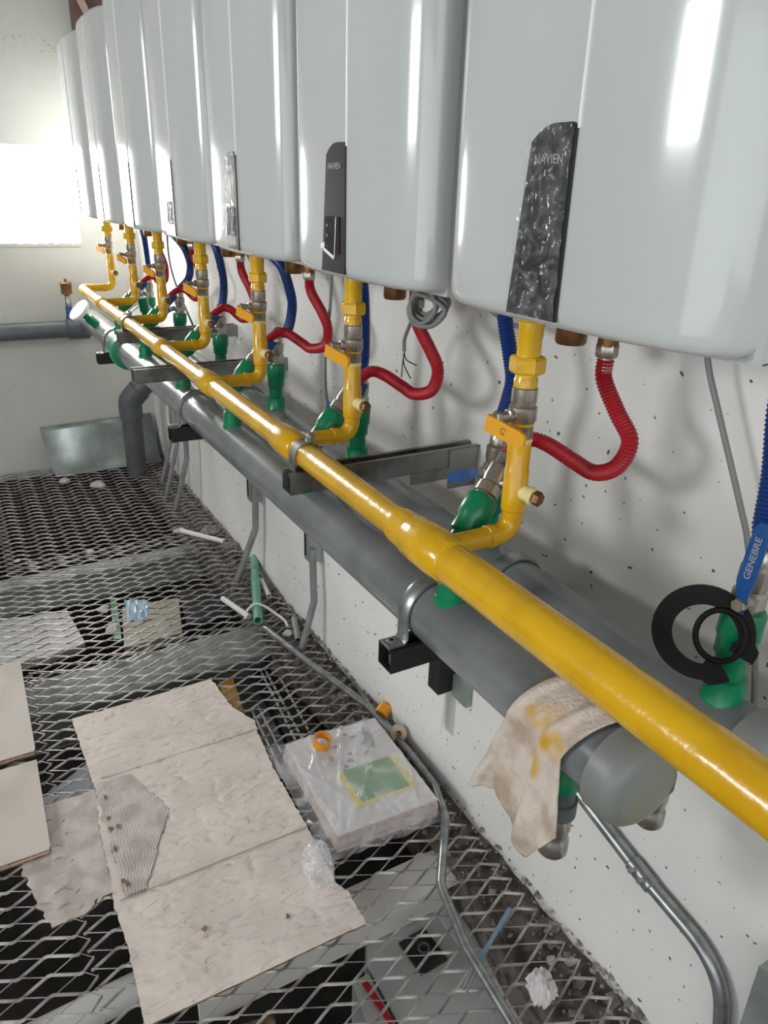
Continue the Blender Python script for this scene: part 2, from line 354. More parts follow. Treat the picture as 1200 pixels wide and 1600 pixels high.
# gravel ledge along the wall just below the grating
def jag(k, a): return a * noise.noise(Vector((k * 1.7, 3.1, 0)))
b = MB(); n = 90; vs = []
for i in range(n + 1):
    y = -.3 + 4.4 * i / n; xe = .80 + .05 * noise.noise(Vector((y * 2.2, 0, 0))) - (.02 if y > 2 else 0)
    for j, q in enumerate((0, .25, .5, .75, 1)):
        x = xe + (WX - xe) * q; vs.append((x, y, -.045 + .012 * noise.noise(Vector((x * 25, y * 25, 0))) + .02 * q))
    vs.append((xe, y, -.16))
fs = []
for i in range(n):
    o, p = i * 6, i * 6 + 6
    fs += [(o + j, o + j + 1, p + j + 1, p + j) for j in range(4)] + [(o + 5, o, p, p + 5)]
b.add(vs, fs); LED = b.build('ledge', 'gravel', FL, 60)
b = MB(); rg = random.Random(11)
for i in range(1500):
    y = .25 + 3.85 * rg.random(); x = WX - .002 - .12 * rg.random() ** 1.5; r = .003 + .007 * rg.random() ** 2
    c = Vector((x, y, -.032 + .02 * (x - .8) / .1 + r * .4 + (.010 if x > .875 else 0)))
    vs = [c + Vector((rg.uniform(-1, 1), rg.uniform(-1, 1), rg.uniform(-.5, .8))).normalized() * r * rg.uniform(.7, 1.2) for _ in range(6)]
    ax = [Vector(v) for v in ((1, 0, 0), (-1, 0, 0), (0, 1, 0), (0, -1, 0), (0, 0, .8), (0, 0, -.8))]
    vs = [c + a * r * rg.uniform(.6, 1.3) for a in ax]
    b.add(vs, [(0, 2, 4), (2, 1, 4), (1, 3, 4), (3, 0, 4), (2, 0, 5), (1, 2, 5), (3, 1, 5), (0, 3, 5)])
g = b.build('gravel', 'stone', None, 0); tag(g, 'loose gravel and rubble lying along the foot of the right wall', 'gravel', None, 'stuff')

def rock(name, c, r, m, label, cat, group=None, flat=.6, seed=0, sub=2):
    bm = bmesh.new(); bmesh.ops.create_icosphere(bm, subdivisions=sub, radius=1)
    mb = MB(); vs = []
    for v in bm.verts:
        d = 1 + .45 * noise.noise(v.co * 1.3 + Vector((seed * 3.7, 0, 0))) + .15 * noise.noise(v.co * 4 + Vector((seed, 2, 0)))
        vs.append((c[0] + v.co.x * r * d * 1.25, c[1] + v.co.y * r * d, max(c[2] + (v.co.z * d + .6) * r * flat, c[2])))
    mb.add(vs, [tuple(v.index for v in f.verts) for f in bm.faces]); bm.free()
    return tag(mb.build(name, m, None, 35), label, cat, group)

# ------------------------------------------------------------------ below the grating
b = MB(); b.box((-1.2, 2.06, -.075), (WX, 2.25, -.062)); b.box((-1.2, 2.165, -.22), (WX, 2.185, -.075)); b.box((-1.2, 2.10, -.23), (WX, 2.25, -.218))
struct(b.build('trim_1', 'beam', None, 0))
b = MB(); b.box((-1.2, 2.93, -.075), (WX, 3.02, -.062)); b.box((-1.2, 2.96, -.2), (WX, 2.98, -.075)); struct(b.build('trim_2', 'beam', None, 0))
b = MB(); b.box((.2, 1.0, -.085), (WX, 1.1, -.07)); b.box((.2, 1.04, -.2), (WX, 1.055, -.085)); struct(b.build('trim_3', 'whitepart', None, 0))
t = thing('control_cabinet', (.7, .8, -.4), 'grey metal cabinet lid seen through the grating below the pale conduit', 'cabinet')
b = MB(); b.prism([(.556, .45, -.205), (.818, .45, -.205), (.826, 1.086, -.205), (.619, 1.101, -.205), (.568, 1.0, -.205)], (0, 0, -.2)); b.build('body', 'cabinet', t, 0)
b = MB(); b.prism([(.44, .45, -.205), (.550, .45, -.205), (.561, .98, -.205), (.52, .98, -.205)], (0, 0, -.2)); b.build('side_panel', 'cabinet', t, 0)
b = MB(); b.prism([(.785, .45, -.204), (.818, .45, -.204), (.826, 1.09, -.204), (.775, 1.09, -.204)], (0, 0, .003)); b.build('white_edge_strip', 'whitepart', t, 0)
b = MB(); b.prism([(.619, 1.097, -.204), (.79, 1.085, -.204), (.79, 1.09, -.204), (.619, 1.103, -.204)], (0, 0, .004)); b.build('white_far_rim', 'whitepart', t, 0)
b = MB(); b.obox((.695, .965, -.201), (.036, .002, 0), (-.003, .045, 0), (0, 0, .004)); sw = b.build('black_switch_plate', 'panel', t, 0)
b = MB(); b.pipe((.697, .965, -.197), (0, 0, 1), .008, .014, .010, 20); b.build('switch_ring', 'steel', sw)
b = MB(); b.prism([(.535, .96, -.2), (.548, .96, -.2), (.555, .86, -.2), (.545, .84, -.2)], (0, 0, .006)); b.build('red_tab', 'redpart', t, 0)
tr = thing('perforated_tray', (.74, 1.9, -.2), 'perforated metal cable tray seen through the grating beside the bagged pack', 'cable tray')
b = MB(); b.prism([(.715, 2.12, -.15), (.80, 2.10, -.15), (.765, 1.62, -.15), (.665, 1.62, -.15)], (0, 0, -.012)); b.build('tray_base', 'dark', tr, 0)
for q0, q1 in (((.732, 2.11), (.690, 1.64)), ((.748, 2.11), (.712, 1.64)), ((.782, 2.10), (.742, 1.64))):
    b = MB(); L_ = Vector((q1[0] - q0[0], q1[1] - q0[1], 0)); n = 16; d_ = L_.normalized(); w_ = Vector((-d_.y, d_.x, 0))
    for i in range(n): b.obox(Vector((q0[0], q0[1], -.147)) + L_ * ((i + .5) / n), d_ * .010, w_ * .0035, (0, 0, .002))
    b.build('slot_row', 'white', tr, 0)
t = thing('conduit_pair', (.65, 1.85, -.2), 'grey panel with two pale edge strips below the grating beside the cable tray', 'panel')
b = MB(); b.prism([(.585, 2.08, -.17), (.70, 2.10, -.17), (.66, 1.6, -.17), (.56, 1.6, -.17)], (0, 0, -.01)); b.build('panel_face', 'pvc', t, 0)
for x in (.625, .65): b = MB(); b.tube([(x + .01, 1.93, -.165), (x - .01, 1.62, -.165)], .004, 8); b.build('edge_strip', 'white', t)
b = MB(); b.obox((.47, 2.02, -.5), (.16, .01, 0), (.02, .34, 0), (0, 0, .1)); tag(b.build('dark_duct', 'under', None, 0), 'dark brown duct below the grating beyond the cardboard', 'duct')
b = MB(); b.prism([(-.02, 1.68, -.14), (-.02, 1.79, -.14), (.13, 1.89, -.14), (.16, 1.62, -.14), (.05, 1.45, -.14), (-.02, 1.45, -.14)], (0, 0, -.02)); tag(b.build('sheet_scrap', 'palepanel', None, 0), 'pale blue grey sheet below the grating between plank and cardboard', 'sheet')
b = MB(); b.tube([(-.12, 1.22, -.26), (.3, 1.24, -.26)], .035, 20); tag(b.build('white_duct_pipe', 'whitepart', None), 'off white tube under the grating at the lower left', 'pipe')
b = MB(); b.prism([(.565, 2.03, -.10), (.612, 2.03, -.10), (.585, 1.85, -.10), (.545, 1.86, -.10)], (0, 0, -.03)); tag(b.build('timber_offcut', 'amberwood', None, 0), 'yellow timber offcut below the grating past the cardboard corner', 'timber')
b = MB(); b.prism([(.40, 2.77, -.16), (.62, 2.745, -.16), (.56, 2.475, -.16), (.345, 2.47, -.16)], (0, 0, -.04)); tag(b.build('beige_slab', 'taperoll', None, 0), 'pale brown slab below the grating, right of the green lath', 'slab')
b = MB(); b.prism([(.63, 2.78, -.15), (.80, 2.745, -.15), (.76, 2.49, -.15), (.59, 2.51, -.15)], (0, 0, -.06)); tag(b.build('black_case', 'dark', None, 0), 'black case below the grating between slab and wall', 'case')
b = MB(); b.prism([(-.25, 2.88, -.15), (.20, 2.83, -.15), (.225, 2.56, -.15), (.10, 2.52, -.15), (-.25, 2.53, -.15)], (0, 0, -.03)); tag(b.build('pale_sheet', 'cabinet', None, 0), 'pale grey sheet lying below the grating at the left', 'sheet')
b = MB(); b.prism([(.366, 2.826, -.135), (.389, 2.815, -.135), (.344, 2.495, -.135), (.319, 2.508, -.135)], (0, 0, -.02)); tag(b.build('green_lath', 'green', None, 0), 'dark green lath below the grating left of centre', 'lath')
b = MB(); b.tube(spline([(.1, .93, -.2), (.2, .97, -.19), (.33, .96, -.2)], 5), .03, 10); tag(b.build('brown_bundle', 'cardedge', None), 'brown bundle below the grating under the near cardboard edge', 'bundle')

# ------------------------------------------------------------------ boilers
Y0, BW, ZB, ZT = .425, .45, 1.268, 1.932
XE, SG = .63, .068
def cover_x(y, inset=0):
    t = (y - Y0 - BW / 2) / (BW / 2 - inset); t = max(-1, min(1, t))
    return XE - max(SG - inset, 0) * (1 - abs(t) ** 3) ** (1 / 3)
def make_boiler():
    o = (.75, Y0 + BW / 2, ZB)
    t = thing('wall_boiler', o, '', 'boiler', 'wall hung boilers in a row')
    # cover: stacked plan outlines, rounded at bottom and top
    th = [math.pi * i / 48 for i in range(49)]
    def ring(inset, z):
        vs = []
        for a in th:
            c, s_ = math.cos(a), math.sin(a)
            vs.append((XE - (SG - inset) * s_ ** (2 / 3), Y0 + BW / 2 + (BW / 2 - inset) * math.copysign(abs(c) ** (2 / 3), c), z))
        return vs
    levels = [(.016, ZB), (.009, ZB + .002), (.004, ZB + .006), (.001, ZB + .012), (0, ZB + .02)]
    levels += [(0, ZB + .02 + (ZT - ZB - .04) * i / 6) for i in range(1, 6)] + [(0, ZT - .02), (.001, ZT - .012), (.004, ZT - .006), (.009, ZT - .002), (.016, ZT)]
    vs = []; n = 49
    for ins, z in levels: vs += ring(ins, z)
    fs = [(i * n + k, i * n + k + 1, (i + 1) * n + k + 1, (i + 1) * n + k) for i in range(len(levels) - 1) for k in range(n - 1)]
    fs += [tuple(range(n)), tuple((len(levels) - 1) * n + k for k in range(n - 1, -1, -1))]
    b = MB(); b.add(vs, fs); cov = b.build('front_cover', 'enamel', t, 50)
    b = MB(); b.box((XE + .001, Y0 + .005, 1.262), (WX - .006, Y0 + BW - .005, ZT - .004)); b.build('chassis', 'chassis', t, 0)
    b = MB()                                              # side flange strip behind the cover edge
    for y in (Y0 + .001, Y0 + BW - .007):
        b = MB(); b.box((XE, y, 1.264), (XE + .012, y + .006, ZT - .002)); b.build('cover_flange', 'enamel', t, 0)
    ys = .615
    b = MB(); b.tube([(cover_x(ys) - .0002, ys, 1.462), (cover_x(ys) - .0002, ys, ZT - .01)], .0022, 8); b.build('cover_seam', 'seam', t)
    # black control panel: a curved trapezoid with rounded top
    zt, zb_, yr = 1.468, 1.277, ys + .001
    def patch(offset, y_r, zlo, zhi, yl_of_z, crumple=0, nz=26, ny=14, top_round=0):
        vs = []
        for i in range(nz + 1):
            z = zlo + (zhi - zlo) * i / nz
            for j in range(ny + 1):
                q = j / ny; y = y_r + (yl_of_z(z) - y_r) * q
                zz = z
                if top_round: zz = min(z, zhi - top_round * max(0, (q - .45) / .55) ** 2.2 - .004 * max(0, (.1 - q) / .1) ** 2)
                c = crumple * (noise.noise(Vector((y * 70, zz * 55, 3))) + .6 * noise.noise(Vector((y * 160, zz * 120, 8))))
                vs.append((cover_x(y) - offset - c, y, zz))
        fs = [(i * (ny + 1) + j, i * (ny + 1) + j + 1, (i + 1) * (ny + 1) + j + 1, (i + 1) * (ny + 1) + j) for i in range(nz) for j in range(ny)]
        return vs, fs, nz, ny
    yl = lambda z: .700 - (z - zb_) / (zt - zb_) * .02
    vs, fs, nz, ny = patch(.003, yr, zb_, zt, yl, 0, 26, 14, .016)
    b = MB(); N = len(vs)
    back = [(x + .0028, y, z) for x, y, z in vs]
    rim = [(j, j + 1) for j in range(ny)] + [(nz * (ny + 1) + j, nz * (ny + 1) + j + 1) for j in range(ny)] + [(i * (ny + 1), (i + 1) * (ny + 1)) for i in range(nz)] + [(i * (ny + 1) + ny, (i + 1) * (ny + 1) + ny) for i in range(nz)]
    b.add(vs + back, fs + [(a, c, c + N, a + N) for a, c in rim]); pan = b.build('control_panel', 'panel', t, 40)
    vs, fs, _, _ = patch(.0042, .632, 1.306, 1.362, lambda z: .684, 0, 6, 8); b = MB(); b.add(vs, fs)
    d = b.build('display_window', 'display', pan, 60)
    sx = lambda y, z: (cover_x(y) - .0036, y, z)
    text_mesh('NAVIEN', .0125, lambda u, v: sx(.652 - u, 1.435 + v), 'lettering', pan, 'print', .0002)
    b = MB()
    for (y, z, w, h) in ((.676, 1.348, .003, .0045), (.676, 1.333, .003, .004), (.645, 1.356, .005, .002), (.646, 1.349, .002, .006), (.645, 1.331, .005, .0012), (.677, 1.317, .004, .001), (.648, 1.316, .0022, .0022)):
        q = [(cover_x(y + a) - .0047, y + a, z + c) for a, c in ((w / 2, -h / 2), (-w / 2, -h / 2), (-w / 2, h / 2), (w / 2, h / 2))]; b.add(q, [(0, 1, 2, 3)])
    b.build('display_marks', 'print', pan, 0)
    vs, fs, _, _ = patch(.0070, yr, zb_ + .001, zt - .001, lambda z: yl(z) + .001, .0030, 90, 44, .016); b = MB(); b.add(vs, fs); b.build('protective_film', 'film', pan, 180)
    b = MB(); b.lathe((.765, .805, 1.262), (0, 0, -1), [(0, .015), (.012, .0155), (.014, .0225), (.05, .0225), (.054, .02)], 20); b.build('brass_stub', 'brass', t)
    b = MB(); b.lathe((.78, .748, 1.262), (0, 0, -1), [(0, .018), (.026, .018), (.028, .0145), (.048, .0145)], 20); b.build('brass_outlet', 'brass', t)
    b = MB(); b.lathe((.775, .472, 1.262), (0, 0, -1), [(0, .016), (.03, .016)], 18); b.build('brass_inlet', 'brass', t)
    b = MB(); b.lathe((.86, .655, 1.262), (0, 0, -1), [(0, .008), (.012, .008), (.014, .006), (.02, .006)], 12); b.build('cable_gland', 'blackrubber', t)
    return t
def copy_tree(o, parent=None, skip=()):
    c = o.copy(); COL.objects.link(c); c.parent = parent
    for ch in list(o.children):
        if ch.name.split('.')[0] not in skip: copy_tree(ch, c, skip)
    return c
B0 = make_boiler()
blab = ['white wall boiler nearest the camera with its black panel wrapped in crinkled film',
        'second nearest white wall boiler, its black panel bare of film', 'third nearest white wall boiler with film-wrapped black panel',
        'fourth nearest white wall boiler, middle of the row of seven', 'fifth nearest white wall boiler in the row',
        'white wall boiler second from the far wall', 'farthest white wall boiler, next to the bright window opening']
BO = [B0]
for k in range(1, 7): BO.append(copy_tree(B0, None, ('protective_film',) if k == 1 else ()))
for k, o in enumerate(BO): o.location.y = Y0 + BW / 2 + .5 * k; o['label'] = blab[k]
# strips of clear tape left on the bare panel of the second boiler
b = MB()
for a, c, w in (((.69, 1.312), (.65, 1.300), .003), ((.648, 1.300), (.642, 1.362), .0012), ((.70, 1.315), (.685, 1.318), .004)):
    p = [(a[0], a[1] - w), (a[0], a[1] + w), (c[0], c[1] + w), (c[0], c[1] - w)] if abs(a[0] - c[0]) > abs(a[1] - c[1]) else [(a[0] - w, a[1]), (a[0] + w, a[1]), (c[0] + w, c[1]), (c[0] - w, c[1])]
    b.add([(cover_x(y) - .0052, y + .5, z) for y, z in p], [(0, 1, 2, 3)])
BO[1]['_o'] = tuple(BO[1].location); b.build('tape_strip', 'white', BO[1], 0)

# ------------------------------------------------------------------ gas header and branches
XH, XR = .525, .66
def zh(y): return .941 + .0095 * y
YR = [.770, 1.279, 1.782, 2.245, 2.74, 3.18, 3.624]
H = thing('gas_header_pipe', (XH, 1.9, zh(1.9) - .03), 'long thick yellow gas header pipe running along the row', 'gas pipe')
b = MB()
prof = [(-.25, .0287), (.85, .0287), (.862, .027), (.87, .024), (1.9, .0235), (1.93, .021), (3.0, .021), (3.02, .0185), (YR[6] - .03, .0185)]
b.tube([(XH, y, zh(y)) for y, r in prof] + [(XH + .008, YR[6] - .008, zh(YR[6])), (XH + .03, YR[6], zh(YR[6]))], [r for y, r in prof] + [.0185, .0175], 28); b.build('main_pipe', 'yellow', H, 45)
def hr(y): 
    for (a, r), (c, q) in zip(prof, prof[1:]):
        if y <= c: return r if y < a + (c - a) * .9 else q
    return .0185
for k in range(6):
    y = YR[k]; r0 = hr(y + .09) if k == 0 else hr(y); r = max(hr(y), r0)
    b = MB(); b.lathe((XH, y - .05, zh(y)), (0, 1, .008), [(0, r + .0005), (.003, r + .003), (.02, r + .003), (.024, r + .0045), (.075, r + .0045), (.079, r + .003), (.097, r + .0028), (.1, r)], 28); b.build('tee_sleeve', 'yellow', H, 45)
def hexnut(b, o, ax, h, r): return b.lathe(o, ax, [(0, r * .9), (h * .15, r), (h * .85, r), (h, r * .9)], 6)
def lever(par, o, d, wdir, L, m, name='lever', w=.011, bend=.012, out=(-1, 0, 0), th=.0022, plain=False):
    d, wv, ov = Vector(d).normalized(), Vector(wdir).normalized(), Vector(out).normalized(); o = Vector(o); vs = []; pts = []
    prof_ = [(-.01, 0, .007), (.008, 0, .007), (.02, bend, .008), (.028, bend, w), (L * .7, bend, w), (L * .92, bend, w * .95), (L, bend, w * .45)]
    if plain: prof_ = [(-.013, 0, w), (.01, 0, w), (L * .55, 0, w * .95), (L * .75, 0, w * 1.0), (L * .92, 0, w * .85), (L, 0, w * .45)]
    for s_, h, ww in prof_:
        for sgn, tt in ((-1, -th), (1, -th), (1, th), (-1, th)): vs.append(o + d * s_ + ov * (h + tt) + wv * sgn * ww)
    n = len(prof_); fs = [(i * 4 + e, i * 4 + (e + 1) % 4, i * 4 + 4 + (e + 1) % 4, i * 4 + 4 + e) for i in range(n - 1) for e in range(4)] + [(0, 1, 2, 3), tuple(4 * n - 4 + e for e in (3, 2, 1, 0))]
    b = MB(); b.add(vs, fs); return b.build(name, m, par, 30)
for k in range(7):
    y = YR[k]; z0 = zh(y)
    t = thing('gas_branch_pipe', (XR, y, z0), f'yellow gas branch pipe with shut-off valve under the {ORD[k]} boiler', 'gas pipe', 'yellow gas branches')
    b = MB(); b.tube(rounded([(XH, y, z0), (XR, y, z0), (XR, y, z0 + .09)], .03), .0155, 18); b.build('elbow_pipe', 'yellow', t, 45)
    b = MB(); b.lathe((XR, y, z0 + .035), (0, 0, 1), [(0, .0155), (.002, .0178), (.062, .0178), (.064, .0166), (.1, .0166), (.112, .016), (.125, .0155), (.128, .0172), (.138, .0172)], 18); b.build('tee_piece', 'yellow', t, 45)
    b = MB(); b.lathe((XR - .045, y, z0), (1, 0, 0), [(0, .0155), (.001, .0172), (.012, .0172), (.013, .0155)], 18); b.build('weld_ring', 'yellow', t, 45)
    b = MB(); b.lathe((XR, y, z0 + .068), (.25, -1, -.1), [(0, .0115), (.026, .0115), (.028, .0128), (.034, .0128)], 18); bo = b.build('plug_boss', 'cream', t, 45)
    b = MB(); p0 = Vector((XR, y, z0 + .068)) + Vector((.25, -1, -.1)).normalized() * .033; hexnut(b, p0, (.25, -1, -.1), .012, .0108); b.build('brass_plug', 'brass', bo, 30)
    b = MB(); b.lathe((XR, y, z0 + .138), (0, 0, 1), [(0, .0165), (.003, .0178), (.006, .0165)], 18); b.build('thread_tape', 'cream', t, 45)
    b = MB(); b.lathe((XR, y, z0 + .144), (0, 0, 1), [(0, .0158), (.004, .0168), (.022, .0168), (.026, .0195), (.044, .0195), (.047, .0168), (.052, .0178), (.07, .0178), (.072, .016)], 20); vb = b.build('valve_body', 'chrome', t, 40)
    b = MB(); b.lathe((XR - .012, y, z0 + .178), (-1, 0, 0), [(0, .009), (.014, .009), (.015, .0065), (.03, .0065)], 12); hexnut(b, (XR - .04, y, z0 + .178), (-1, 0, 0), .008, .0085); b.build('valve_stem', 'chrome', vb, 30)
    lv = lever(vb, (XR - .047, y, z0 + .166), (.35, -1, -.26), (0, -.26, 1), .05, 'handle', 'lever', .012, 0, (-1, -.3, 0), .003, True)
    if k == 0:                                # printed mark on the lever
        d_, w_, o_ = Vector((.35, -1, -.26)).normalized(), Vector((0, -.26, 1)).normalized(), Vector((-1, -.3, 0)).normalized(); lo_ = Vector((XR - .047, y, z0 + .166))
        text_mesh('G', .015, lambda u, v: lo_ + d_ * (.016 + u * .8 + v * .3) + w_ * (v * .9 - u * .35) + o_ * .0034, 'printed_mark', lv, 'dark', -.0002)
    b = MB(); b.lathe((XR, y, z0 + .214), (0, 0, 1), [(0, .0162), (.012, .0165), (.014, .0152), (.022, .0152)], 20); b.build('nipple', 'yellow', t, 45)
    b = MB(); hexnut(b, (XR, y, z0 + .234), (0, 0, 1), .023, .0245); b.build('union_nut', 'yellow', t, 30)
    b = MB(); b.lathe((XR, y, z0 + .256), (0, 0, 1), [(0, .0162), (.024, .0162), (.026, .0168), (.046, .0168), (.048, .0195), (1.262 - z0 - .256, .0195)], 20); b.build('inlet_tail', 'yellow', t, 45)
# saddle clamp of the header on its strut
def ubolt(y, x=XH, r=.0245, z=None, zs=.905):
    z = z or zh(y); t = thing('pipe_clamp', (x, y, zs), f'', 'pipe clamp', 'pipe clamps')
    P = [(x - r - .002, y, zs), (x - r - .002, y, z)] + [(x - (r + .002) * math.cos(a), y, z + (r + .002) * math.sin(a)) for a in [math.pi * i / 12 for i in range(1, 12)]] + [(x + r + .002, y, z), (x + r + .002, y, zs)]
    vs = []
    for q in P:
        c = Vector((q[0] - x, 0, max(q[2] - z, 0))); c = c.normalized() * .0025 if c.length else Vector((0, 0, 0))
        for s_, e in ((-1, 0), (1, 0), (1, 1), (-1, 1)): vs.append(Vector(q) + c * e + Vector((0, s_ * .012, 0)))
    n = len(P); b = MB(); b.add(vs, [(i * 4 + e, i * 4 + (e + 1) % 4, i * 4 + 4 + (e + 1) % 4, i * 4 + 4 + e) for i in range(n - 1) for e in range(4)])
    b.build('clamp_band', 'steel', t, 40)
    b = MB(); hexnut(b, (x + .004, y - .004, z + r + .002), (.2, -.4, 1), .016, .008); b.tube([(x + .004, y - .02, z + r + .012), (x + .004, y + .02, z + r + .012)], .004, 10); b.build('clamp_bolt', 'steel', t, 30)
    return t
ubolt(1.20, zs=.926)['label'] = 'bright steel clamp holding the yellow header on the nearest raised strut'
ubolt(2.69, r=.021, zs=.941)['label'] = 'small far steel clamp on the yellow header'

# ------------------------------------------------------------------ strut channels
def strut(y, x0, z_top, label, m='strut', w=.0205, h=.041, dark=False):
    t = thing('strut_channel', ((x0 + WX) / 2, y, z_top - h), label, 'strut channel', 'strut channels')
    x1 = WX - .002; b = MB(); e = .0025
    b.box((x0, y - w, z_top - h), (x1, y + w, z_top - h + e)); b.box((x0, y - w, z_top - h + e), (x1, y - w + e, z_top)); b.box((x0, y + w - e, z_top - h + e), (x1, y + w, z_top))
    b.box((x0, y - w + e, z_top - e), (x1, y - w + .0095, z_top)); b.box((x0, y + w - .0095, z_top - e), (x1, y + w - e, z_top))
    b.box((x0, y - w + .007, z_top - .008), (x1, y - w + .0095, z_top - e)); b.box((x0, y + w - .0095, z_top - .008), (x1, y + w - .007, z_top - e))
    b.build('channel', m, t, 0); return t
s1 = strut(1.20, .485, .927, 'raised steel strut carrying the yellow header beside the nearest branch')
b = MB(); b.box((.74, 1.176, .865), (.83, 1.1795, .888)); b.box((.83, 1.176, .842), (.897, 1.1795, .925)); b.build('gusset_plate', 'strut', s1, 0)
s2 = strut(2.22, .43, .912, 'raised steel strut under the middle of the yellow header')
s3 = strut(2.69, .485, .942, 'farthest raised steel strut with a small header clamp')

# ------------------------------------------------------------------ grey manifolds
XG, XB, ZG, RG = .60, .76, .783, .052
f = thing('hot_water_manifold', (XG, 2, ZG - RG), 'long grey plastic manifold pipe in front, below the yellow header', 'manifold pipe')
b = MB(); b.tube([(XG, .462, ZG), (XG, 1.6, ZG), (XG, 2.8, ZG), (XG, 3.98, ZG)], RG, 36); b.build('pipe_run', 'grey', f)
def dome(b, o, ax, r, l):
    return b.lathe(o, ax, [(0, r * .93), (.002, r), (l * .35, r), (l * .62, r * .985), (l * .8, r * .93), (l * .93, r * .8), (l, r * .6), (l * 1.02, r * .3), (l * 1.025, .001)], 40)
b = MB(); dome(b, (XG, .466, ZG - .002), (0, -1, 0), .0605, .05); b.build('end_cap', 'cap', f, 60)
b = MB(); b.tube([(XG + .0500, .47, ZG + .0163), (XG + .0500, 2.9, ZG + .0163)], .0009, 6); b.build('red_marking_line', 'redline', f)
b = MB(); b.lathe((XG, 3.10, ZG), (0, 1, 0), [(0, .062), (.004, .071), (.05, .073), (.06, .066), (.13, .062), (.134, .054)], 36); b.build('green_coupling', 'green', f)
r_ = thing('cold_water_manifold', (XB, 2, ZG - RG), 'long grey plastic manifold pipe behind, close to the wall', 'manifold pipe')
b = MB(); b.tube([(XB, .40, ZG), (XB, 2, ZG), (XB, 3.95, ZG)], RG, 36); b.build('pipe_run', 'grey', r_)
b = MB(); dome(b, (XB, .412, ZG), (0, -1, 0), .0585, .05); b.build('end_cap', 'cap', r_, 60)
b = MB(); b.lathe((XB, 3.10, ZG), (0, 1, 0), [(0, .06), (.004, .068), (.05, .07), (.12, .062)], 32); b.build('green_coupling', 'green', r_)
fp = thing('far_wall_pipe', (-.2, 4.09, .66), 'dark grey pipe running along the far wall below the window opening', 'pipe')
b = MB(); b.tube(rounded([(-2.8, 4.09, .726), (XG, 4.09, .726), (XG, 3.9, .77)], .06), .042, 24); b.build('pipe_run', 'greyfar', fp)
b = MB(); b.lathe((.50, 4.09, .726), (1, 0, 0), [(0, .046), (.002, .052), (.1, .052), (.102, .044)], 24); b.build('elbow_socket', 'greyfar', fp)
# drain at the near end
def drain(x, y, label, n):
    t = thing('drain_valve', (x, y, .55), label, 'drain valve', 'drain valves')
    b = MB(); b.lathe((x, y, ZG - .045), (0, 0, -1), [(0, .022), (.03, .022), (.032, .0235), (.055, .0235)], 22); b.build('green_socket', 'green', t)
    b = MB(); b.lathe((x, y, ZG - .098), (.02, 0, -1), [(0, .021), (.022, .021), (.024, .0245), (.048, .0245), (.052, .02)], 22); b.build('grey_adapter', 'pvc', t)
    b = MB(); b.lathe((x, y, ZG - .148), (.02, 0, -1), [(0, .019), (.008, .021), (.024, .021), (.03, .0185), (.04, .0185), (.044, .021), (.066, .021), (.07, .018)], 22); v = b.build('valve_body', 'chrome', t)
    lever(v, (x + .018, y - .006, ZG - .105), (1, -.6, 0), (0, 0, 1), .05, 'bluelever', 'lever', .008, .002, (0, -1, 0))
drain(XG, .547, 'nickel drain valve hanging from the front manifold beside the rag', 0)
drain(XB, .52, 'nickel drain valve peeping out below the front manifold end cap', 1)

# lower struts with omega clamps
def saddle(x, y, label):
    t = thing('pipe_clamp', (x, y, .735), label, 'pipe clamp', 'pipe clamps'); R_ = RG + .002
    P = [(x - R_ - .035, .737), (x - R_ - .006, .737), (x - R_, .745), (x - R_, ZG - .01)] + [(x - R_ * math.cos(a), ZG + R_ * math.sin(a)) for a in [math.pi * i / 16 for i in range(17)]] + [(x + R_, ZG - .01), (x + R_, .745), (x + R_ + .006, .737), (x + R_ + .035, .737)]
    vs = []
    for i, q in enumerate(P):
        a = Vector(P[max(i - 1, 0)]); c = Vector(P[min(i + 1, len(P) - 1)]); d = (c - a).normalized(); nrm = Vector((-d.y, d.x)) * .0035
        for s_, e, o in ((-1, 0, 0), (-.5, 0, 0), (.5, 0, 0), (1, 0, 0), (1, 1, 0), (.5, 1.9, 0), (-.5, 1.9, 0), (-1, 1, 0)): vs.append((q[0] + nrm.x * e, y + s_ * .0145, q[1] + nrm.y * e))
    n = len(P); b = MB(); b.add(vs, [(i * 8 + e, i * 8 + (e + 1) % 8, i * 8 + 8 + (e + 1) % 8, i * 8 + 8 + e) for i in range(n - 1) for e in range(8)] + [tuple(range(8)), tuple(8 * n - 8 + e for e in range(7, -1, -1))])
    b.build('clamp_band', 'steel', t, 35)
    b = MB(); hexnut(b, (x - R_ - .022, y, .739), (0, 0, 1), .006, .0085); b.lathe((x - R_ - .022, y, .70), (0, 0, 1), [(0, .0035), (.045, .0035)], 8); b.build('clamp_bolt', 'steel', t, 30)
for y, nm in ((.87, 'nearest'), (2.18, 'middle'), (3.36, 'farthest')):
    s_ = strut(y, .512, .736, f'steel strut coloured shadow-black under the grey manifolds, {nm} of three', 'dark')  # black stands in for the deep shadow on these struts
    saddle(XG, y, f'steel saddle clamp on the front grey manifold, {nm} of three')
    saddle(XB, y + .002, f'steel saddle clamp on the rear grey manifold, {nm} of three')

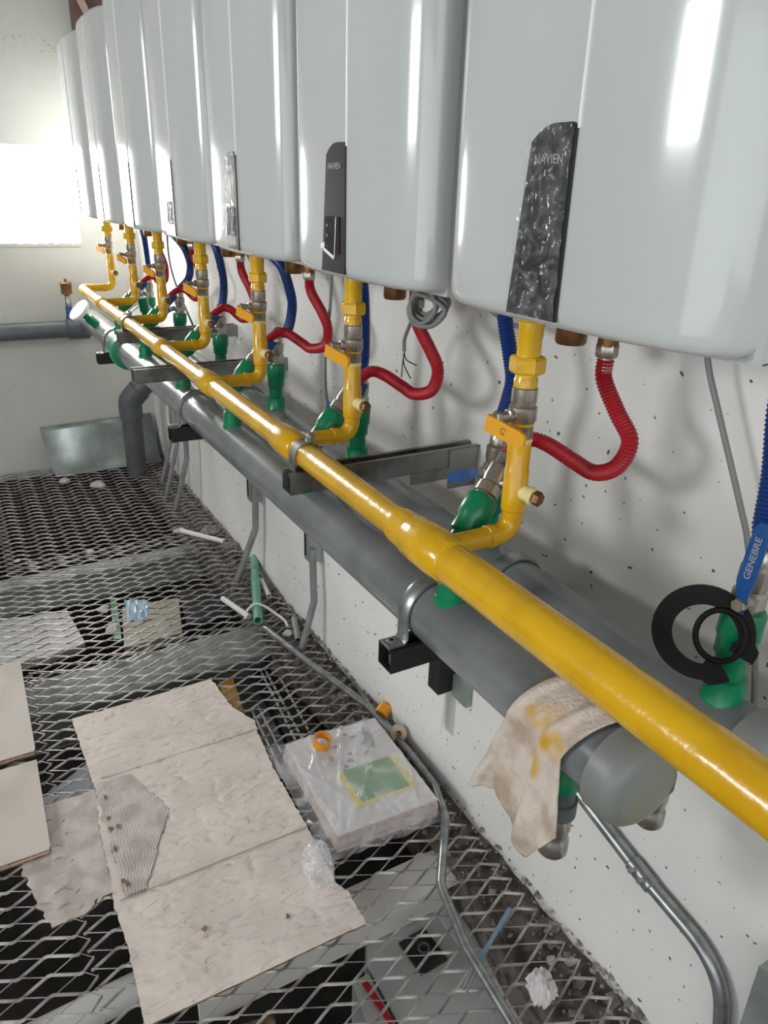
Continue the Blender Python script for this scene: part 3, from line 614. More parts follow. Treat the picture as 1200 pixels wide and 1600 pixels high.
# ------------------------------------------------------------------ hot water branches (front) and red hoses
YS = [y_ + .044 for y_ in YR[:6]]
for k in range(6):
    y = YS[k]; xs = .592
    t = thing('hot_water_branch', (xs, y, ZG + RG), f'green angled branch with valve on the front manifold below the {ORD[k]} boiler', 'pipe branch', 'green hot water branches')
    b = MB(); b.lathe((xs, y, ZG + .042), (0, 0, 1), [(0, .025), (.012, .0245), (.014, .0225), (.042, .0205), (.045, .017), (.07, .017)], 22); b.build('saddle_socket', 'green', t)
    d = Vector((.70, .22, .68)).normalized()
    b = MB(); b.tube(rounded([(xs, y, ZG + .09), (xs, y, .918), Vector((xs, y, .918)) + d * .06], .02), .0165, 18); b.build('elbow', 'green', t)
    q = Vector((xs, y, .918)) + d * .022
    b = MB(); b.lathe(q, d, [(0, .0175), (.004, .0215), (.026, .0218), (.03, .0245), (.064, .025), (.068, .022)], 22); b.build('threaded_adapter', 'green', t)
    q2 = q + d * .066
    b = MB(); b.lathe(q2, d, [(0, .0165), (.006, .0165), (.008, .0195), (.024, .0195), (.027, .016), (.036, .018), (.058, .018), (.061, .014), (.078, .014)], 20); v = b.build('valve_body', 'chrome', t, 40)
    q3 = q2 + d * .028
    b = MB(); b.lathe(q3, (.5, -.75, .2), [(0, .008), (.026, .008)], 12); hexnut(b, q3 + Vector((.5, -.75, .2)).normalized() * .026, (.5, -.75, .2), .007, .008); b.build('valve_stem', 'chrome', v, 30)
    lever(v, q3 + Vector((.5, -.75, .2)).normalized() * .026, (.35, .35, .9) if k == 0 else (.5, .3, .5), (1, 0, -.4), .075 if k == 0 else .05, 'bluelever', 'lever', .0095, .003, (.3, -.8, .1))
    # hose
    dy = .5 * k; sh = -.02 * min(k, 2)
    end = q2 + d * .076
    path = [(.78, .748 + dy, 1.196), (.78, .746 + dy + sh * .3, 1.168), (.781, .714 + dy + sh, 1.128), (.781, .684 + dy + sh, 1.095), (.779, .698 + dy + sh, 1.054), (.777, .736 + dy, 1.033), (.772, .775 + dy, 1.039), (.760, y + .010, 1.053), (.742, y + .032, 1.056), tuple(end + d * .014), tuple(end)]
    t2 = thing('red_hose', (.78, .75 + dy, 1.03), f'red corrugated hose looping from the {ORD[k]} boiler to its front valve', 'hose', 'red hoses')
    P, rs = corrugated(path, .0118, .0024); b = MB(); b.tube(P, rs, 14); b.build('sleeve', 'red', t2, 30)
    b = MB(); hexnut(b, (.78, .748 + dy, 1.198), (0, 0, 1), .02, .0155); b.lathe((.78, .748 + dy, 1.178), (0, 0, 1), [(0, .0105), (.022, .0105)], 14); b.build('end_nut', 'chrome', t2, 30)

# ------------------------------------------------------------------ cold water branches (rear) and blue hoses
YC = [.456, .95, 1.445, 1.94, 2.43, 2.92, 3.4]
BL = [[(.478, 1.2), (.466, 1.12), (.462, 1.06)], [(.962, 1.213), (.941, 1.161), (.931, 1.121), (.948, 1.058)], [(1.446, 1.206), (1.438, 1.121), (1.44, 1.06)],
      [(1.895, 1.214), (1.851, 1.167), (1.834, 1.122), (1.872, 1.055)], [(2.424, 1.204), (2.385, 1.127), (2.413, 1.05)], [(2.82, 1.202), (2.755, 1.154), (2.785, 1.096)], [(3.42, 1.2), (3.4, 1.1)]]
for k in range(7):
    y = YC[k]
    t = thing('cold_water_branch', (XB, y, ZG + RG), f'green upright branch with blue lever valve on the rear manifold below the {ORD[k]} boiler', 'pipe branch', 'green cold water branches')
    b = MB(); b.lathe((XB, y, ZG + .04), (0, 0, 1), [(0, .0265), (.008, .0265), (.010, .025), (.04, .0245), (.042, .0185), (.075, .0185)], 24); b.build('saddle_socket', 'green', t)
    zt = ZG + .108
    b = MB(); b.lathe((XB, y, zt), (.06, 0, 1), [(0, .0185), (.004, .0225), (.026, .023), (.03, .0255), (.062, .0255), (.066, .023)], 24); b.build('threaded_adapter', 'green', t)
    o = Vector((XB + .004, y, zt + .062))
    b = MB(); b.lathe(o, (.06, 0, 1), [(0, .0165), (.008, .0165), (.01, .02), (.026, .02), (.03, .0165), (.038, .0185), (.058, .0185), (.062, .014), (.07, .014)], 20); v = b.build('valve_body', 'chrome', t, 40)
    st = o + Vector((-.016, -.006, .02))
    dv = (.12, .15, 1) if k == 0 else (-.3, .75, -.35)
    b = MB(); b.lathe(st + Vector((.008, 0, 0)), (-1, -.2, .1), [(0, .0085), (.02, .0085)], 12); hexnut(b, st + Vector((-.012, -.003, .001)), (-1, -.2, .1), .008, .0085); b.build('valve_stem', 'chrome', v, 30)
    lo = st + Vector((-.012, -.003, .001))
    lv = lever(v, lo, dv if k else (.05, -.05, 1), (0, 1, 0) if k == 0 else (0, .35, .75), .105 if k == 0 else .07, 'bluelever', 'lever', .0105, .006, (-1, -.25, .05))
    if k == 0:
        dd, wv, ov = Vector((.05, -.05, 1)).normalized(), Vector((0, 1, 0)), Vector((-1, -.25, .05)).normalized()
        text_mesh('GENEBRE', .0125, lambda u, w_: lo + dd * (.062 + u) + wv * (w_ * .9) + ov * .0088, 'lettering', lv, 'print', .0002)
    top = o + Vector((.004, 0, .068))
    path = [(.775, .472 + .5 * k, 1.235)] + [(.77, yy, zz) for yy, zz in BL[k]] + [tuple(top + Vector((0, 0, .02))), tuple(top)]
    t2 = thing('blue_hose', (.77, y, top.z), f'blue corrugated hose hanging from the {ORD[k]} boiler to the rear manifold', 'hose', 'blue hoses')
    P, rs = corrugated(path, .0125, .0026); b = MB(); b.tube(P, rs, 14); b.build('sleeve', 'blue', t2, 30)
    b = MB(); b.lathe(top + Vector((0, 0, -.004)), (0, 0, 1), [(0, .015), (.012, .015), (.014, .0135), (.02, .0135)], 16); b.build('end_ferrule', 'chrome', t2)

# black split ring and loop hung on the near blue valve
b = MB(); c = Vector((.715, .47, .928)); ax = Vector((-.83, -.5, .25)).normalized(); e1 = Vector((-.5, .85, 0)).normalized(); e1 = (e1 - ax * e1.dot(ax)).normalized(); e2 = ax.cross(e1)
if e2.z < 0: e2 = -e2
n = 44; vs = []
for i in range(n + 1):
    a = math.radians(200 - 330 * i / n); w = .0085 + .0035 * math.sin(math.pi * i / n) + (.006 if i > n - 4 or i < 3 else 0)
    for s_, h in ((-1, -.002), (1, -.002), (1, .002), (-1, .002)): vs.append(c + (e1 * math.cos(a) + e2 * math.sin(a)) * (.047 + s_ * w) + ax * h)
b.add(vs, [(i * 4 + e, i * 4 + (e + 1) % 4, i * 4 + 4 + (e + 1) % 4, i * 4 + 4 + e) for i in range(n) for e in range(4)] + [(0, 1, 2, 3), tuple(4 * n + e for e in (3, 2, 1, 0))])
tag(b.build('split_ring', 'blackrubber', None, 40), 'wide black split ring hanging on the nearest blue lever valve', 'ring')
b = MB(); c2 = c + Vector((.004, -.012, 0)) + e1 * -.006 + e2 * .004; b.tube([c2 + (e1 * math.cos(a) * .027 + e2 * math.sin(a) * .031) for a in [2 * math.pi * i / 32 for i in range(32)]], .0038, 8, closed=True)
tag(b.build('rubber_loop', 'blackrubber', None, 60), 'thin black rubber loop inside the split ring', 'rubber loop')

# ------------------------------------------------------------------ far end instruments
def gauge(x, y, z, d, label):
    t = thing('dial_gauge', (x, y, z), label, 'gauge', 'white dial gauges'); d = Vector(d).normalized(); o = Vector((x, y, z))
    b = MB(); b.lathe(o, d, [(0, .02), (.05, .02), (.052, .014), (.09, .014)], 18); b.build('green_pocket', 'green', t)
    b = MB(); b.lathe(o + d * .088, d, [(0, .02), (.004, .05), (.018, .052), (.02, .046), (.018, .0455)], 30); b.build('dial', 'white', t)
gauge(XG - .035, 3.60, ZG + .035, (-.75, -.25, .75), 'white dial gauge tilted out from the far end of the front manifold')
gauge(XB - .02, 3.30, ZG + .045, (-.5, -.35, .8), 'white dial gauge behind the header on the far rear manifold')
t = thing('air_vent', (.52, 4.09, .768), 'brass automatic air vent on a blue valve above the far wall pipe', 'air vent')
b = MB(); b.lathe((.52, 4.09, .765), (0, 0, 1), [(0, .018), (.01, .02), (.03, .016), (.07, .016)], 16); b.build('blue_valve', 'bluelever', t)
b = MB(); b.lathe((.52, 4.09, .834), (0, 0, 1), [(0, .012), (.015, .016), (.03, .012), (.055, .014), (.06, .01)], 16); b.build('nickel_neck', 'chrome', t)
b = MB(); b.lathe((.52, 4.09, .893), (0, 0, 1), [(0, .014), (.004, .026), (.05, .026), (.054, .029), (.06, .024), (.062, .006), (.075, .006)], 20); b.build('brass_float_chamber', 'brass', t)
t = thing('grey_waste_pipe', (.73, 3.87, 0), 'dark grey waste pipe with an angled elbow standing in the far corner', 'pipe')
b = MB(); b.lathe((.72, 3.86, -.012), (0, 0, 1), [(0, .05), (.332, .05)], 28); b.build('upright', 'pvc', t)
b = MB(); b.tube(rounded([(.72, 3.86, .30), (.72, 3.86, .39), (.77, 3.84, .45)], .05), .0575, 28); b.build('elbow', 'pvc', t)
b = MB(); b.tube([(.755, 3.845, .43), (.82, 3.82, .50)], .05, 28); b.build('branch', 'pvc', t)
b = MB(); b.lathe((XB - .05, 3.22, ZG + .045), (-.1, 0, 1), [(0, .018), (.05, .02), (.052, .015), (.09, .015), (.1, .02), (.15, .02)], 16); tag(b.build('check_valve', 'green', None), 'green upright fitting on the far rear manifold beside the white gauge', 'fitting')

# ------------------------------------------------------------------ cables and wires
def cable(name, pts, r, m, label, cat='cable', group='grey cables', seg=8):
    b = MB(); b.tube(spline(pts, 8), r, seg); return tag(b.build(name, m, None, 60), label, cat, group)
cable('power_cable', [(.86, .655, 1.243), (.862, .645, 1.2), (.865, .616, 1.14), (.868, .56, 1.032), (.872, .538, .98), (.875, .50, .86), (.878, .47, .72)], .0042, 'cable', 'grey cable slanting down the wall right of the nearest boiler')
loop = [(.750, 1.160, 1.262), (.750, 1.130, 1.22), (.750, 1.170, 1.19), (.750, 1.210, 1.20), (.750, 1.205, 1.235), (.750, 1.140, 1.235), (.750, 1.100, 1.22), (.750, 1.140, 1.19), (.750, 1.200, 1.185), (.750, 1.220, 1.21), (.750, 1.190, 1.245)]
tc_ = thing('cable_bundle', (.79, 1.185, 1.19), 'coiled grey cable bundle hanging under the second nearest boiler', 'cable')
b = MB()
for dz, dyy in ((0, 0), (.006, .012), (-.006, -.01)): b.tube(spline([(x + dyy, y + dyy, z + dz) for x, y, z in loop], 8), .0042, 8)
b.build('coil', 'cable', tc_, 60)
b = MB(); b.tube(spline([(.752, 1.21, 1.19), (.79, 1.285, 1.16), (.80, 1.320, 1.125), (.80, 1.320, 1.10)], 8), .004, 8); b.build('cable_tail', 'cable', tc_, 60)
for q in ([(.80, 1.320, 1.10), (.80, 1.310, 1.085), (.79, 1.255, 1.085)], [(.80, 1.320, 1.10), (.80, 1.320, 1.075), (.79, 1.275, 1.055)], [(.80, 1.320, 1.10), (.80, 1.325, 1.07), (.79, 1.310, 1.05)]):
    b = MB(); b.tube(spline(q, 6), .0013, 6); b.build('bare_wire', 'dark', tc_, 60)
cable('power_cable', [(.82, 1.13, 1.24), (.82, 1.03, 1.205), (.82, .96, 1.205), (.84, .90, 1.24), (.85, .88, 1.27)], .0042, 'cable', 'dark grey cable arching from the coil behind the nearest boiler')
cable('power_cable', [(.80, 1.66, 1.262), (.80, 1.67, 1.15), (.80, 1.70, 1.0), (.83, 1.74, .87), (.86, 1.68, .80)], .004, 'cable', 'thin grey cable hanging from the third nearest boiler beside its red hose')
tc2 = cable('cable_coil', [(.78, 2.15, 1.262), (.78, 2.18, 1.225), (.78, 2.14, 1.21), (.78, 2.10, 1.225), (.78, 2.14, 1.25), (.78, 2.19, 1.23), (.78, 2.16, 1.21)], .005, 'cable', 'short grey cable coil under the fourth nearest boiler')
cable('loose_wire', [(.86, 1.36, .85), (.85, 1.33, .86), (.86, 1.28, .845)], .0012, 'dark', 'short dark loose wires lying on the wall side near the second green branch', 'wire')
cable('power_cable', [(.80, 3.15, 1.262), (.79, 3.12, 1.15), (.79, 3.05, 1.05), (.82, 2.95, .9)], .004, 'cable', 'thin grey cable hanging under the second farthest boiler')

# ------------------------------------------------------------------ wall boxes and conduits below the manifolds
def wallbox(y, z, label):
    t = thing('wall_bracket', (.885, y, z - .06), label, 'bracket', 'galvanised wall brackets')
    b = MB(); b.box((.86, y - .022, z - .06), (.903, y + .022, z + .1)); b.build('bracket_body', 'galvsheet', t, 0)
    b = MB(); b.box((.857, y + .006, z - .045), (.86, y + .014, z + .05)); b.build('slot', 'dark', t, 0)
wallbox(2.50, .38, 'galvanised bracket on the wall behind the front manifold, middle of the three')
wallbox(1.97, .37, 'galvanised bracket on the wall above the bagged pack conduit')
wallbox(3.2, .42, 'galvanised bracket on the far part of the right wall')
def conduit(pts, r, label, rad=.05, m='conduit', group='grey conduits'):
    b = MB(); b.tube(rounded(pts, rad), r, 12); return tag(b.build('conduit', m, None, 60), label, 'conduit', group)
conduit([(.868, 2.45, .40), (.865, 2.46, .22), (.775, 2.50, -.05)], .0125, 'grey conduit leaving the middle wall bracket and dipping through the grating')
conduit([(.868, 1.945, .36), (.865, 1.93, .18), (.805, 1.935, -.05)], .0115, 'grey conduit dropping from the nearer wall bracket through the grating')
conduit([(.84, 3.27, .5), (.835, 3.27, .25), (.76, 3.3, -.04)], .012, 'grey conduit dropping through the grating, nearest of the far three', .08)
conduit([(.85, 3.50, .5), (.845, 3.48, .25), (.77, 3.5, -.04)], .0115, 'grey conduit dropping through the grating, middle of the far three', .08)
conduit([(.885, 3.70, .55), (.88, 3.69, .25), (.80, 3.70, -.04)], .011, 'grey conduit dropping through the grating, nearest the far corner', .08)
conduit([(.745, 2.14, -.02), (.752, 2.105, .018), (.80, 1.86, .018), (.845, 1.66, .018), (.868, 1.56, .018), (.872, 1.35, .02), (.866, 1.2, .02), (.832, 1.10, .02), (.715, .945, .02), (.68, .80, .02), (.66, .55, .02)], .0105, 'long bent metal conduit lying on the grating, passing under the bagged pack', .06, 'steel')
t = thing('wall_conduit', (.885, .6, .2), 'steel conduit fixed along the wall at lower right, bending down to the floor', 'conduit', 'grey conduits')
b = MB(); b.tube(rounded([(.886, 1.0, .425), (.886, .597, .315), (.886, .42, .285), (.886, .375, .05), (.886, .375, -.1)], .11, 12), .0125, 16); b.build('conduit_run', 'steel', t, 60)
b = MB(); b.lathe((.886, .62, .3215), (0, -1, -.24), [(0, .0135), (.002, .0155), (.05, .0155), (.052, .0135)], 16)
for dy in (.602, .582): b.lathe((.873, dy, .328 - (.62 - dy) * .2), (-1, .1, .3), [(0, .005), (.012, .005)], 8)
b.build('coupling', 'steel', t)
t = thing('wall_bracket', (.89, 1.2, .18), 'dark steel bracket with a hanging white tag plate under the front manifold', 'bracket', 'galvanised wall brackets')
b = MB(); b.box((.85, 1.19, .31), (.903, 1.235, .47)); b.build('bracket_body', 'dark', t, 0)
b = MB(); b.obox((.872, 1.215, .245), (.002, .0, 0), (0, .02, 0), (.004, 0, .062)); b.build('tag_plate', 'whitepart', t, 0)
b = MB(); b.box((.888, 1.13, .30), (.902, 1.188, .36)); b.build('angle_plate', 'galvsheet', t, 0)
b = MB(); b.obox((.875, .31, .30), (.022, 0, 0), (0, .05, -.02), (0, .0, .11)); tag(b.build('metal_box', 'galvsheet', None, 0), 'grey metal box corner at the right edge beside the wall conduit', 'box')

# ------------------------------------------------------------------ galvanised sheet in the far corner
b = MB(); vs = []; n = 14
for i in range(n + 1):
    q = i / n; y = 3.965 + .175 * q; z = .004 + .222 * (q ** 1.7)
    for x in (.335 - .03 * q, .62, .88): vs.append((x, y + .02 * (x - .33), z + .02 * (x - .33) * q))
b.add(vs, [(i * 3 + j, i * 3 + j + 1, i * 3 + j + 4, i * 3 + j + 3) for i in range(n) for j in range(2)])
sh_ = b.build('galvanised_sheet', 'galvsheet', None, 60); sm = sh_.modifiers.new('thickness', 'SOLIDIFY'); sm.thickness = .002
tag(sh_, 'curved galvanised sheet leaning into the far corner behind the waste pipe', 'metal sheet')

# ------------------------------------------------------------------ things lying on the grating
GZ = .006
def sheet(name, Lb, Rb, z0, th, mats, label, cat, seed, nx=40, ny=70, amp=.004, tear=.004, holes=()):
    def at(pl, t):
        ys = [p[1] for p in pl]; y = ys[0] + (ys[-1] - ys[0]) * t
        for a, c in zip(pl, pl[1:]):
            if (a[1] >= y >= c[1]): 
                u = (a[1] - y) / max(a[1] - c[1], 1e-6); return a[0] + (c[0] - a[0]) * u, y
        return pl[-1][0], y
    vs = []
    for i in range(ny + 1):
        t = i / ny; (xl, yl_), (xr, yr_) = at(Lb, t), at(Rb, t)
        xl += tear * noise.noise(Vector((yl_ * 60, seed, 0))); xr += tear * noise.noise(Vector((yr_ * 60, seed + 5, 0)))
        for j in range(nx + 1):
            s_ = j / nx; x = xl + (xr - xl) * s_; y = yl_ + (yr_ - yl_) * s_
            # lens shaped dents left by the crushed flutes
            yy = y + .10 * x + .004 * math.sin(x * 60 + y * 25)
            rdg = 1 - abs(noise.noise(Vector((x * 16, yy * 34, seed)))) * 4
            d = amp * (-1.3 * max(0, rdg) ** 2 * (noise.noise(Vector((x * 9, y * 9, seed + 6))) + .35) + noise.noise(Vector((x * 3, y * 3, seed + 2))) * 1.0)
            d -= amp * 2.6 * max(0, noise.noise(Vector((x * 30, yy * 70, seed + 9))) - .30)
            vs.append(Vector((x, y, z0 + th + max(d, -th * .8) + amp * .6)))
    N = len(vs); lowv = [v - Vector((0, 0, th)) for v in vs]
    fs = []; mi = []
    idx = lambda i, j: i * (nx + 1) + j
    keep = [[not any((vs[idx(i, j)].x - hx) ** 2 / (hr_ * hr_) + (vs[idx(i, j)].y - hy) ** 2 / (hr2 * hr2) < 1 + .6 * noise.noise(vs[idx(i, j)] * 60) for hx, hy, hr_, hr2 in holes) for j in range(nx)] for i in range(ny)]
    b = MB()
    top = [(idx(i, j), idx(i, j + 1), idx(i + 1, j + 1), idx(i + 1, j)) for i in range(ny) for j in range(nx) if keep[i][j]]
    cnt = {}
    for q in top:
        for a, c in zip(q, q[1:] + q[:1]):
            e = (min(a, c), max(a, c)); cnt[e] = cnt.get(e, 0) + 1
    side = [(a, c, c + N, a + N) for (a, c), v in cnt.items() if v == 1]
    b.add(vs + lowv, top + [tuple(x + N for x in q[::-1]) for q in top]); b.f += side; b.mi += [1] * len(side)
    return tag(b.build(name, mats, None, 50), label, cat)
crd = sheet('cardboard_sheet', [(.102, 1.903), (.108, 1.70), (.112, 1.58), (.097, 1.45), (.094, 1.30), (.086, 1.235), (.092, 1.12), (.085, .95)],
      [(.506, 1.905), (.518, 1.75), (.555, 1.655), (.545, 1.61), (.531, 1.45), (.529, 1.2), (.520, 1.06), (.533, 1.03), (.531, .943)], GZ, .005, ['card', 'cardedge'],
      'large dented beige cardboard sheet lying flat on the grating', 'cardboard', 1, 110, 230, .0035, .004)
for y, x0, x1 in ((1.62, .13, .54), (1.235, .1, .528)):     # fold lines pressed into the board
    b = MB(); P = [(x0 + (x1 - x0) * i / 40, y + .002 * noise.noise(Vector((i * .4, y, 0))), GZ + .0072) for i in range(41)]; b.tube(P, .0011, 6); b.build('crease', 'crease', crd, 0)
b = MB(); vs = []; n, m_ = 30, 110                  # torn liner showing the bare flutes
for i in range(n + 1):
    y = 1.605 - .365 * i / n; q = i / n
    xl = .112 + .010 * noise.noise(Vector((y * 30, 1, 0))) + .006 * noise.noise(Vector((y * 110, 1, 0))); xr = (.20 + .055 * min(1, q / .45) if q < .45 else .255 - .10 * (q - .45) / .55) + .010 * noise.noise(Vector((y * 45, 7, 0)))
    for j in range(m_ + 1):
        x = xl + (xr - xl) * j / m_; vs.append((x, y, GZ + .0086 + .0006 * math.sin(x * 2 * math.pi / .0068) + .0006 * noise.noise(Vector((x * 60, y * 40, 0)))))
b.add(vs, [(i * (m_ + 1) + j, i * (m_ + 1) + j + 1, (i + 1) * (m_ + 1) + j + 1, (i + 1) * (m_ + 1) + j) for i in range(n) for j in range(m_)]); b.build('torn_liner', 'cardtorn', crd, 60)
rg = random.Random(3)
for i in range(9):
    x, y = rg.gauss(.118, .006) + .03 * rg.random() ** 3, rg.uniform(1.26, 1.56)
    if i > 6: x, y = rg.uniform(.2, .48), rg.uniform(1.0, 1.3)
    b = MB(); p = [(x + rg.uniform(.002, .008) * math.cos(a), y + rg.uniform(.002, .011) * math.sin(a), GZ + .0100 + .001 * rg.random()) for a in [2 * math.pi * q / 6 for q in range(6)]]
    b.prism(p, (0, 0, .0007)); b.build('liner_shred', 'cardedge', crd, 0)
c2_ = sheet('cardboard_sheet', [(.0, 1.60), (-.012, 1.56), (-.074, 1.43), (-.05, 1.30), (-.033, 1.245)], [(.16, 1.66 - .06), (.16, 1.5), (.15, 1.35), (.10, 1.27), (.05, 1.245)], -.0005, .004, ['cardtorn', 'cardedge'],
      'torn ragged cardboard piece sticking out under the large sheet beside the planks', 'cardboard', 4, 30, 40, .003, .01, ((.075, 1.245, .03, .03),))
# plywood planks
for y0, y1, x1, lab in ((1.795, 2.252, -.001, 'pale plywood plank at the left edge, the farther of two'), (1.437, 1.757, -.009, 'pale plywood plank at the left edge, the nearer of two')):
    t = thing('plywood_plank', (-.3, (y0 + y1) / 2, .008), lab, 'plank', 'plywood planks')
    b = MB(); b.prism([(-.55, y0, .022), (x1 - .004, y0, .022), (x1, y0 + .01, .022), (x1 + .006, y1, .022), (-.55, y1 + .004, .022)], (0, 0, .0025)); b.build('face_veneer', 'ply', t, 0)
    for q in range(3):
        b = MB(); z = .0085 + q * .0045; e = .0006 * (q % 2); b.prism([(-.55, y0 + e, z), (x1 - .004 - e, y0 + e, z), (x1 - e, y0 + .01, z), (x1 + .006 - e, y1, z), (-.55, y1 + .004, z)], (0, 0, .0045)); b.build('veneer_layer', 'plyedge' if q % 2 == 0 else 'ply', t, 0)
# bagged pack of papers
pk = thing('bagged_paper_pack', (.7, 1.32, .008), 'white paper pack with green card inside a clear plastic bag', 'paper pack')
def frame(u, v, z): # u across, v towards the far side
    o = Vector((.560, 1.135, 0)); a = Vector((.262, -.014, 0)); c = Vector((.012, .365, 0)); return o + a * u + c * v + Vector((0, 0, z))
def slab(name, m, u0, u1, v0, v1, z0, z1, par, wob=.0, n=1):
    b = MB(); b.prism([frame(u0, v0, z0), frame(u1, v0, z0), frame(u1, v1, z0), frame(u0, v1, z0)], (0, 0, z1 - z0)); return b.build(name, m, par, 0)
for q in range(4): slab('paper_layer', 'packside', .005 * (q % 2), 1 - .004 * (q % 2), .004 * (q % 2), .9, .009 + q * .0125, .0213 + q * .0125, pk)
slab('top_sheet', 'paper', 0, 1, 0, .92, .0590, .0610, pk)
slab('yellow_card', 'paperyellow', .30, .93, .16, .50, .0612, .0618, pk)
slab('green_card', 'papergreen', .36, .85, .19, .50, .0620, .0628, pk)
b = MB(); rg = random.Random(9)
for i in range(12):
    u, v = rg.uniform(.3, .8), .52 + .3 * rg.random(); v += (u - .5) * .3
    p = [frame(u + rg.uniform(.01, .05) * math.cos(a), v + rg.uniform(.005, .03) * math.sin(a), .0612) for a in [2 * math.pi * q / 7 for q in range(7)]]; b.prism(p, (0, 0, .0004))
b.build('smudge', 'smudge', pk, 0)
b = MB(); b.prism([frame(.72, .66, .0613), frame(.80, .63, .0613), frame(.88, .85, .0613), frame(.80, .87, .0613)], (0, 0, .0005)); b.build('grey_tape', 'smudge', pk, 0)
b = MB(); nu, nv = 120, 130; vs = []                       # the bag: crumpled film draped over the pack, wider on the far-left
rid = [((.62, .95), (.05, .02), .006), ((.75, .55), (.1, -.02), .009), ((.25, .9), (.12, .3), .005), ((-.05, .75), (.3, .1), .006), ((.1, .6), (.5, .98), .004), ((.9, .95), (.55, .6), .004), ((-.08, .5), (.06, .15), .006), ((.3, .2), (.15, -.03), .006), ((.95, .3), (.8, .05), .004)]
for i in range(nv + 1):
    for j in range(nu + 1):
        u = -.12 + 1.16 * j / nu; v = -.05 + 1.15 * i / nv
        inside = min(min(u + .02, 1.02 - u) / .03, min(v + .02, .95 - v) / .03); q = max(0, min(1, inside))
        p = frame(u, v, 0); z = .008 + q * .0575
        w = noise.noise(Vector((u * 5 + v * 3, v * 4 - u * 2, 4)))
        z += .003 * (w + .6) * q + (.014 * (1 - q) * max(0, w) if q < 1 else 0)
        for (u0, v0), (u1, v1), h in rid:
            du, dv = u1 - u0, v1 - v0; k_ = max(0, min(1, ((u - u0) * du + (v - v0) * dv) / (du * du + dv * dv)))
            dd = math.hypot(u - u0 - k_ * du, v - v0 - k_ * dv); z += h * math.exp(-(dd / .022) ** 2) * (.35 + .65 * q)
        ex = .004 * noise.noise(Vector((u * 9, v * 9, 6)))
        vs.append(p + Vector((ex, ex, z)))
b.add(vs, [(i * (nu + 1) + j, i * (nu + 1) + j + 1, (i + 1) * (nu + 1) + j + 1, (i + 1) * (nu + 1) + j) for i in range(nv) for j in range(nu)]); b.build('plastic_bag', 'bag', pk, 180)
# rings and tape rolls
b = MB(); b.pipe((.650, 1.415, .074), (.1, -.25, 1), .024, .0235, .0195, 30); tag(b.build('tape_ring', 'tape', None), 'amber plastic tape ring standing on the bagged pack', 'tape roll', 'amber tape rings')
b = MB(); b.pipe((.875, 1.50, .028), (.75, .35, .35), .03, .021, .016, 24); tag(b.build('tape_ring', 'tape', None), 'amber tape ring leaning by the wall behind the bagged pack', 'tape roll', 'amber tape rings')
t = thing('tape_roll', (.875, 1.40, .01), 'pale tape roll with amber core by the wall beside the bagged pack', 'tape roll')
b = MB(); b.pipe((.882, 1.41, .03), (-.45, -.75, .35), .02, .0225, .0105, 24); b.build('tape', 'taperoll', t)
b = MB(); b.pipe((.882, 1.41, .03), (-.45, -.75, .35), .0205, .0103, .008, 20); b.build('core', 'tape', t)
b = MB(); b.pipe((.838, 1.425, .02), (-.2, -.5, .7), .012, .018, .0165, 20); tag(b.build('cream_ring', 'cream', None), 'small cream plastic ring between bagged pack and tape roll', 'ring')
# bubble wrap lump
bm = bmesh.new(); bmesh.ops.create_icosphere(bm, subdivisions=5, radius=1); b = MB(); vs = []
for v in bm.verts:
    d = 1 + .35 * noise.noise(v.co * 1.4) ; cell = noise.voronoi(v.co * 5.2)[0][0]; d += .14 * max(0, .38 - cell) * 2.2
    vs.append((.497 + v.co.x * .036 * d + .012 * v.co.y, 1.095 + v.co.y * .050 * d, max(.0135, .045 + v.co.z * .034 * d)))
b.add(vs, [tuple(v.index for v in f_.verts) for f_ in bm.faces]); bm.free(); tag(b.build('bubble_wrap', 'bubble', None, 180), 'crumpled lump of clear bubble wrap on the edge of the cardboard', 'bubble wrap')
# pipe offcuts
t = thing('green_pipe_offcut', (.82, 2.36, .01), 'pale green plastic pipe offcut lying by the wall with a white strap', 'pipe offcut')
b = MB(); b.pipe((.745, 2.135, .028), Vector((.155, .46, 0)), .485, .0165, .0125, 24); b.build('tube', 'palegreen', t)
b = MB(); b.lathe(Vector((.745, 2.135, .028)) + Vector((.155, .46, 0)).normalized() * .36, (.155, .46, 0), [(0, .0165), (.001, .0169), (.004, .0169), (.005, .0165)], 24); b.build('score_line', 'green', t)
b = MB(); b.tube(spline([(.715, 2.19, .012), (.735, 2.21, .034), (.765, 2.215, .048), (.795, 2.205, .036), (.82, 2.17, .02), (.835, 2.12, .014), (.832, 2.08, .010)], 8), .0045, 8); b.build('strap', 'whitetube', t)
for p, d, l, r, lab in (((.690, 2.355, .018), (.045, -.18, 0), .17, .010, 'white tube offcut half under the green pipe offcut'), ((.925 - .06, 2.42, .02), (-.03, -.2, 0), .13, .0095, 'short white tube offcut between green offcut and wall'),
                        ((.865, 2.105, .02), (-.05, -.16, 0), .14, .0105, 'grey tube offcut by the wall near the strap end'), ((.715, 3.0, .02), (.12, -.17, 0), .23, .010, 'bright white tube offcut by the wall below the far conduits')):
    b = MB(); b.pipe(p, d, l, r, r * .78, 18); tag(b.build('tube_offcut', 'whitetube' if 'grey' not in lab else 'conduit', None), lab, 'tube offcut', 'tube offcuts')
